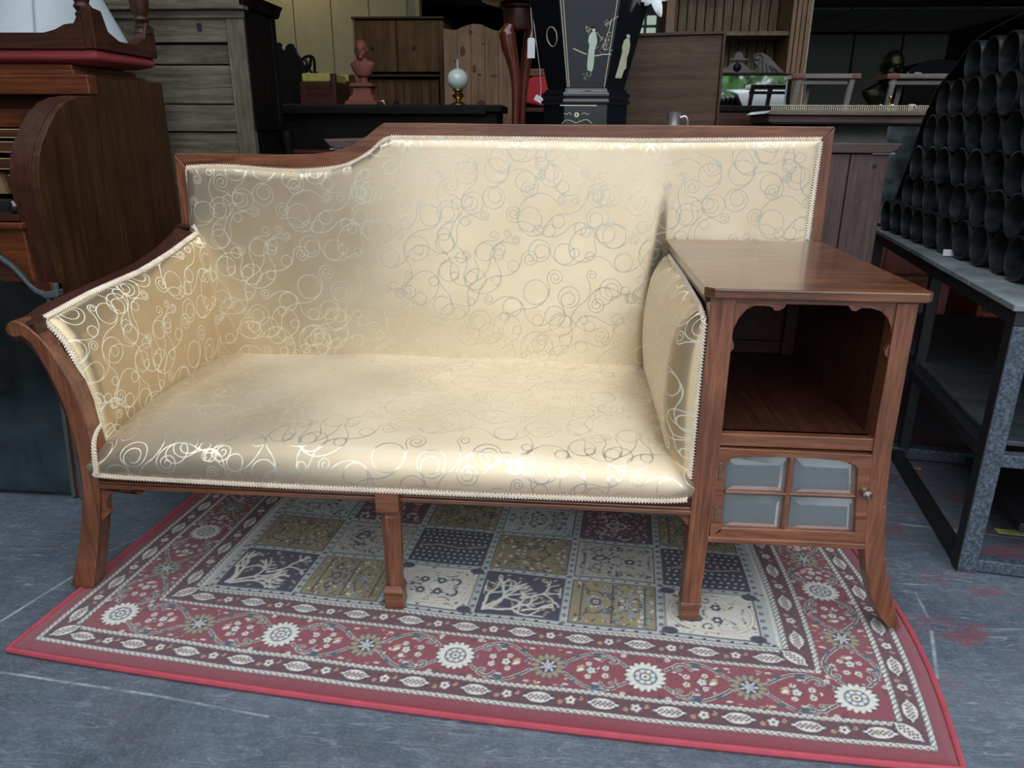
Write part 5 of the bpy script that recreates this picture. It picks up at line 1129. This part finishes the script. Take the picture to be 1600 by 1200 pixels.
tag(m.build('gallery_spindles', plain('pale_brass', (.62, .56, .42), .4, .3), GA, True), kind='stuff')
box('gallery_rail', (gx0+.02, gx1, Yg_+.017, Yg_+.023, z1g+.019, z1g+.022), plain('pale_brass', (.6, .5, .3), .4), GA, 0)
box('back_mirror', (gx0+.05, gx1, Yg_+.30, Yg_+.31, .55, Zg_(195)), OLDMIR, GA)
box('back_panel', (gx0+.04, gx1, Yg_+.311, Yg_+.34, 0, Zg_(192)), mahd['x'], GA)
box('dust_sheet', (float(at(1290, 210, Yg_+.2)[0]), float(at(1386, 210, Yg_+.2)[0]), Yg_+.2, Yg_+.21, .5, float(at(1340, 196, Yg_+.2)[2])), plain('frosted_grey_green_glass', (.30, .34, .31), .35, var=.4), GA)
box('base_cabinet', (gx0+.03, gx1, Yg_+.02, Yg_+.36, .02, .62), mahd['x'], GA, .004)
box('end_column', (gx0+.04, gx0+.07, Yg_+.02, Yg_+.05, .62, Zg_(195)), blackw['z'], GA, .004)
# two small tables standing on the shelf
lw_ = wood('greyed_table_wood', (.10, .08, .075), (.24, .20, .19), 'x', .5)
for (pa, pb, lab) in ((1237, 1345, 'small square occasional table left of the bronze bust on the galleried shelf'), (1385, 1493, 'small square occasional table right of the bronze bust on the galleried shelf')):
    Yq = Yg_+.08; x0, x1 = float(at(pa, 120, Yq)[0]), float(at(pb, 120, Yq)[0]); zt3 = float(at(1300, 115, Yq)[2]); zb3 = z1g
    ST = thing('occasional_table', ((x0+x1)/2, Yq+.1, zb3), lab, 'table')
    w3 = x1-x0
    box('top', (x0, x1, Yq-.01, Yq+.13, zt3-.022, zt3), redm, ST, .003); box('front_edge', (x0+.18*w3, x1-.14*w3, Yq-.013, Yq-.009, zt3-.02, zt3-.003), lw_, ST, .001)
    box('apron', (x0+.06*w3, x1-.17*w3, Yq+.005, Yq+.02, zt3-.045, zt3-.028), lw_, ST, .002)
    for a, b, mt_ in ((x0+.04*w3, Yq+.0, 'w'), (x1-.19*w3, Yq+.0, 'w'), (x0+.29*w3, Yq+.10, 'w'), (x1-.08*w3, Yq+.10, 'd')):
        MB().loft([[(a, b, zb3), (a+.020, b, zb3), (a+.020, b+.02, zb3), (a, b+.02, zb3)], [(a+.012, b, zt3-.02), (a+.036, b, zt3-.02), (a+.036, b+.022, zt3-.02), (a+.012, b+.022, zt3-.02)]]).build('leg', lw_ if mt_ == 'w' else redm, ST, bevel=.002)
# bronze bust
Yz = Yg_+.2; c0_ = at(1375, 168, Yz); u_ = float(at(1375, 68, Yz)[2]-at(1375, 168, Yz)[2])/100; bx = float(c0_[0]); bz = z1g
BZ = thing('bronze_bust', (bx, Yz, bz), 'dark bronze head and shoulders bust between the two small tables', 'bust')
m = MB().loft([[(bx+(dx_+a*math.cos(t2))*u_, Yz+b*math.sin(t2)*u_, bz+z*u_) for t2 in np.linspace(0, 2*math.pi, 20)[:-1]] for z, a, b, dx_ in ((0, 14, 8, 0), (10, 18, 11, -2), (25, 26, 13, -6), (33, 27, 12, -8), (40, 18, 10, -4), (47, 11, 10, 2), (60, 10, 10, 5), (68, 9, 9, 7))])
head(m, (bx+8*u_, Yz-4*u_, bz+72*u_), u_*215); m.build('bust_figure', bronze, BZ, remesh=.004)
# candlestick and cup, glass
for px, lab, nm, cat, pr, mt_ in ((1388, 'small brass candlestick beside the right occasional table leg', 'candlestick', 'candlestick', [(.014, 0), (.013, .004), (.004, .010), (.005, .03), (.003, .045), (.008, .055), (.006, .06)], brass),
                              (1422, 'small white cup with a ring handle on the galleried shelf', 'cup', 'cup', [(.007, 0), (.010, .004), (.0115, .028), (.0105, .028), (.009, .005)], porc),
                              (1369, 'small dark metal cup with ring handle below the bronze bust', 'metal_cup', 'cup', [(.007, 0), (.011, .004), (.012, .026), (.011, .026), (.009, .005)], bronze)):
    c = at(px, 165, Yg_+.06); o = thing(nm, (float(c[0]), Yg_+.06, z1g), lab, cat)
    MB().lathe(pr, (float(c[0]), Yg_+.05, z1g), 16).build('body', mt_, o, True)
    MB().tube([(float(c[0])+.014+.009*math.cos(a), Yg_+.05, z1g+.016+.010*math.sin(a)) for a in np.linspace(0, 6.3, 14)], .0016, 5).build('ring_handle', pewter, o, True)
# dark domed object further back
c = at(1470, 118, 4.2); DM = thing('domed_trunk', (float(c[0]), 4.4, 0), 'dark round topped trunk in the gloom, left above the pipe stack', 'trunk')
zc2 = float(c[2]); MB().prism([(c[0]-.22, zc2-.05)]+[(c[0]+.22*math.cos(a)*-1, zc2+.10*math.sin(a)) for a in np.linspace(0, math.pi, 14)]+[(c[0]+.22, zc2-.05)], 4.2, 4.6).build('lid', lacq, DM, bevel=.004)
box('body', (c[0]-.22, c[0]+.22, 4.2, 4.6, .1, zc2-.05), blackw['x'], DM); box('handle', (c[0]-.17, c[0]-.13, 4.185, 4.2, zc2+.0, zc2+.02), pewter, DM)
box('base', (c[0]-.24, c[0]+.24, 4.18, 4.62, 0, .1), blackw['x'], DM)

# ------------------------------------------------------------------ right: steel rack carrying the stack of pipes
ang = math.radians(8.6); BR = np.array([1.565, .264])
RK = bpy.data.objects.new('steel_rack', None); COL.objects.link(RK); RK.location = (BR[0], BR[1], 0); RK.rotation_euler = (0, 0, -ang); ORG['steel_rack'] = (0, 0, 0)
tag(RK, 'heavy black and grey steel rack with a dusty slab top, right of the settee', 'rack')
def rb2(name, b, mat, bev=.002): return box(name, b, mat, RK, bev)   # local frame: y runs back along the rack, x to the right
PW, L2_ = .040, 1.36
for (x_, y_) in ((0, 0), (0, L2_), (1.0, 0), (1.0, L2_), (0, .66)):
    if y_ == .66: rb2('post', (.02, .05, .66, .69, 0, .60), rack_dark); continue
    rb2('post', (x_, x_+PW, y_+.001, y_+PW, 0, .60), STEEL if y_ == 0 else rack_dark)
rb2('post_side', (-.0025, 0, .0, PW, 0, .60), rack_dark, 0)  # left face of the front post, darker than its front
rb2('top_beam', (-.002, PW, .0, L2_, .60, .632), rack_dark); rb2('front_beam', (PW, 1.0, .0, PW, .60, .632), STEEL)
rb2('floor_beam', (0, .03, PW, L2_, .004, .034), rack_dark); rb2('floor_beam', (PW, 1.0, .005, .035, .004, .034), STEEL)
rb2('mid_beam', (0, .03, PW, L2_, .285, .315), rack_dark); rb2('mid_rail', (PW, 1.0, .004, .034, .275, .305), STEEL)
rb2('cross_beam', (-.45, 1.0, .70, .73, .004, .034), STEEL, .002) if False else rb2('cross_beam', (0, 1.0, .66, .70, .004, .04), STEEL)
rb2('lower_shelf', (.03, 1.0, .04, L2_, .315, .327), DBOARD); rb2('bottom_board', (.16, 1.0, .12, .52, .06, .085), rack_dark)
xq = 0.
for k in range(5):
    a, b = -.01+k*.28, -.01+(k+1)*.28-.004; rb2('slab', (-.012, 1.02, a, b, .634, .648), SLAB, .002)
# the stack
ang2 = math.radians(4.5); dD = np.array([math.sin(ang2), math.cos(ang2)]); dN = np.array([dD[1], -dD[0]]); PR = .0545
def pipe_mb():
    m = MB(); n = 24; L3 = .55; rings = []
    for r_, x_ in ((PR, L3), (PR, .0), (PR-.0035, -.001), (PR-.004, .003), (PR-.004, L3*.98)):
        rings.append([(x_, r_*math.cos(2*math.pi*i/n), r_*math.sin(2*math.pi*i/n)) for i in range(n)])
    return m.loft(rings, cap=False)
ORD = 'first second third fourth fifth sixth seventh eighth ninth tenth eleventh twelfth thirteenth'.split(); RN = ['bottom', 'second', 'third', 'fourth', 'fifth', 'top']
rows_ = [(.24, 1.30), (.18, 1.20), (.13, 1.13), (.18, 1.08), (.24, 1.02), (.30, .86)]
first = None; cnt = 0; rj = random.Random(8)
for r_, (a0, a1) in enumerate(rows_):
    a = .262+(.0555 if r_ % 2 else 0)-.111*2
    nrow = int(math.ceil((a1-a)/.111)); kk = 0
    while a < a1:
        p = BR+dN*.10+dD*a; z = .6495+PR+r_*.0945
        if first is None: first = o = pipe_mb().build('pipe', PIPE, None, True); tag(o, 'black plastic pipe in the honeycomb stack on the steel rack', 'pipe', 'black pipes stacked on the rack')
        else: o = first.copy(); COL.objects.link(o)
        o.location = (p[0]+rj.uniform(-.006, .006), p[1], z); o.rotation_euler = (rj.random()*6, 0, -ang2); a += .111; kk += 1
        tag(o, 'black pipe in the stack, %s from the far left end of the %s row' % (ORD[max(0, nrow-kk)], RN[r_]), 'pipe', 'black pipes stacked on the rack')
# black sheet over the top of the stack
pts_t = [(1.31, .70), (1.25, .82), (1.18, .93), (1.14, 1.02), (1.06, 1.13), (.93, 1.19), (.84, 1.235), (.70, 1.26), (.5, 1.275), (.30, 1.285), (.02, 1.28)]
rings = []
P0 = BR+dN*.13
for a, z in pts_t:
    q_ = P0+dD*(a+.01); fold = .006*math.sin(a*40)
    r1_ = q_+dN*.6; rings.append([(q_[0], q_[1], z+fold), (r1_[0], r1_[1], z+.02+fold), (r1_[0], r1_[1], z+.016+fold), (q_[0], q_[1], z-.004+fold)])
tag(MB().loft(rings).build('black_plastic_sheet', plain('black_polythene', (.008, .008, .010), .35, 0, .2), None, True), 'black plastic sheet draped over the back of the pipe stack', 'sheet')
q1 = P0+dN*.45; 
tag(MB().add([(P0[0]+dD[0]*1.4, P0[1]+dD[1]*1.4, .65), (P0[0]+dN[0]*.58, P0[1]+dN[1]*.58, .65), (P0[0]+dN[0]*.58, P0[1]+dN[1]*.58, 1.25), (P0[0]+dD[0]*.8+dN[0]*.4, P0[1]+dD[1]*.8+dN[1]*.4, 1.2)], [(0, 1, 2, 3)]).build('dark_backing_sheet', black), 'black backing sheet closing the far ends of the pipe stack', 'sheet') if False else None
c = atz(1482, 397, .655); TG = thing('small_paper_label', tuple(c), 'small white paper label lying on the slab in front of the pipes', 'label')
box('paper', (c[0]-.016, c[0]+.016, c[1]-.004, c[1]+.002, .650, .668), card, TG, .001)
# dark red chests seen through the rack
for k, (xx_, yy_, w_) in enumerate(((2.05, 1.85, .30), (2.62, 2.0, .42))):
    CH = thing('mahogany_chest', (xx_, yy_, 0), ('narrow' if k == 0 else 'wide')+' red mahogany chest in shadow behind the steel rack', 'chest')
    box('carcase', (xx_-w_/2, xx_+w_/2, yy_, yy_+.28, .05, .62), redm, CH, .004); box('top', (xx_-w_/2-.01, xx_+w_/2+.01, yy_-.01, yy_+.29, .62, .635), redm, CH, .003)
    for j in range(3): d = box('drawer', (xx_-w_/2+.02, xx_+w_/2-.02, yy_-.008, yy_, .07+j*.18, .235+j*.18), redm, CH, .003); MB().ball((xx_, yy_-.015, .15+j*.18), .01).build('knob', antbrass, d, True)
    box('plinth', (xx_-w_/2-.005, xx_+w_/2+.005, yy_-.005, yy_+.28, 0, .05), mahd['x'], CH)
# floor bits
c = atz(1432, 735, 0); LF = tag(MB().add([(c[0]-.016, c[1], .002), (c[0]-.004, c[1]-.009, .007), (c[0]+.017, c[1]-.004, .003), (c[0]+.012, c[1]+.008, .009), (c[0]-.006, c[1]+.009, .004), (c[0]-.016, c[1], .001), (c[0]-.004, c[1]-.009, .006), (c[0]+.017, c[1]-.004, .002), (c[0]+.012, c[1]+.008, .008), (c[0]-.006, c[1]+.009, .003)], [(0, 1, 2, 3, 4), (9, 8, 7, 6, 5), (0, 5, 6, 1), (1, 6, 7, 2), (2, 7, 8, 3), (3, 8, 9, 4), (4, 9, 5, 0)]).build('dry_leaf', plain('dry_leaf_orange', (.42, .14, .05), .7)), 'small curled orange dry leaf on the floor inside the rack frame', 'leaf')
a, b = atz(1556, 829, 0), atz(1640, 838, 0)
tag(MB().add([(a[0], a[1]-.012, .0), (b[0], b[1]-.014, 0), (b[0], b[1]+.012, 0), (a[0], a[1]+.010, 0), (a[0], a[1]-.012, .0012), (b[0], b[1]-.014, .0012), (b[0], b[1]+.012, .0012), (a[0], a[1]+.010, .0012)], [(4, 5, 6, 7), (0, 1, 5, 4), (1, 2, 6, 5), (2, 3, 7, 6), (3, 0, 4, 7)]).build('floor_tape', plain('worn_yellow_tape', (.55, .53, .16), .7, var=.5)), 'strip of worn yellow tape on the floor under the rack', 'tape')
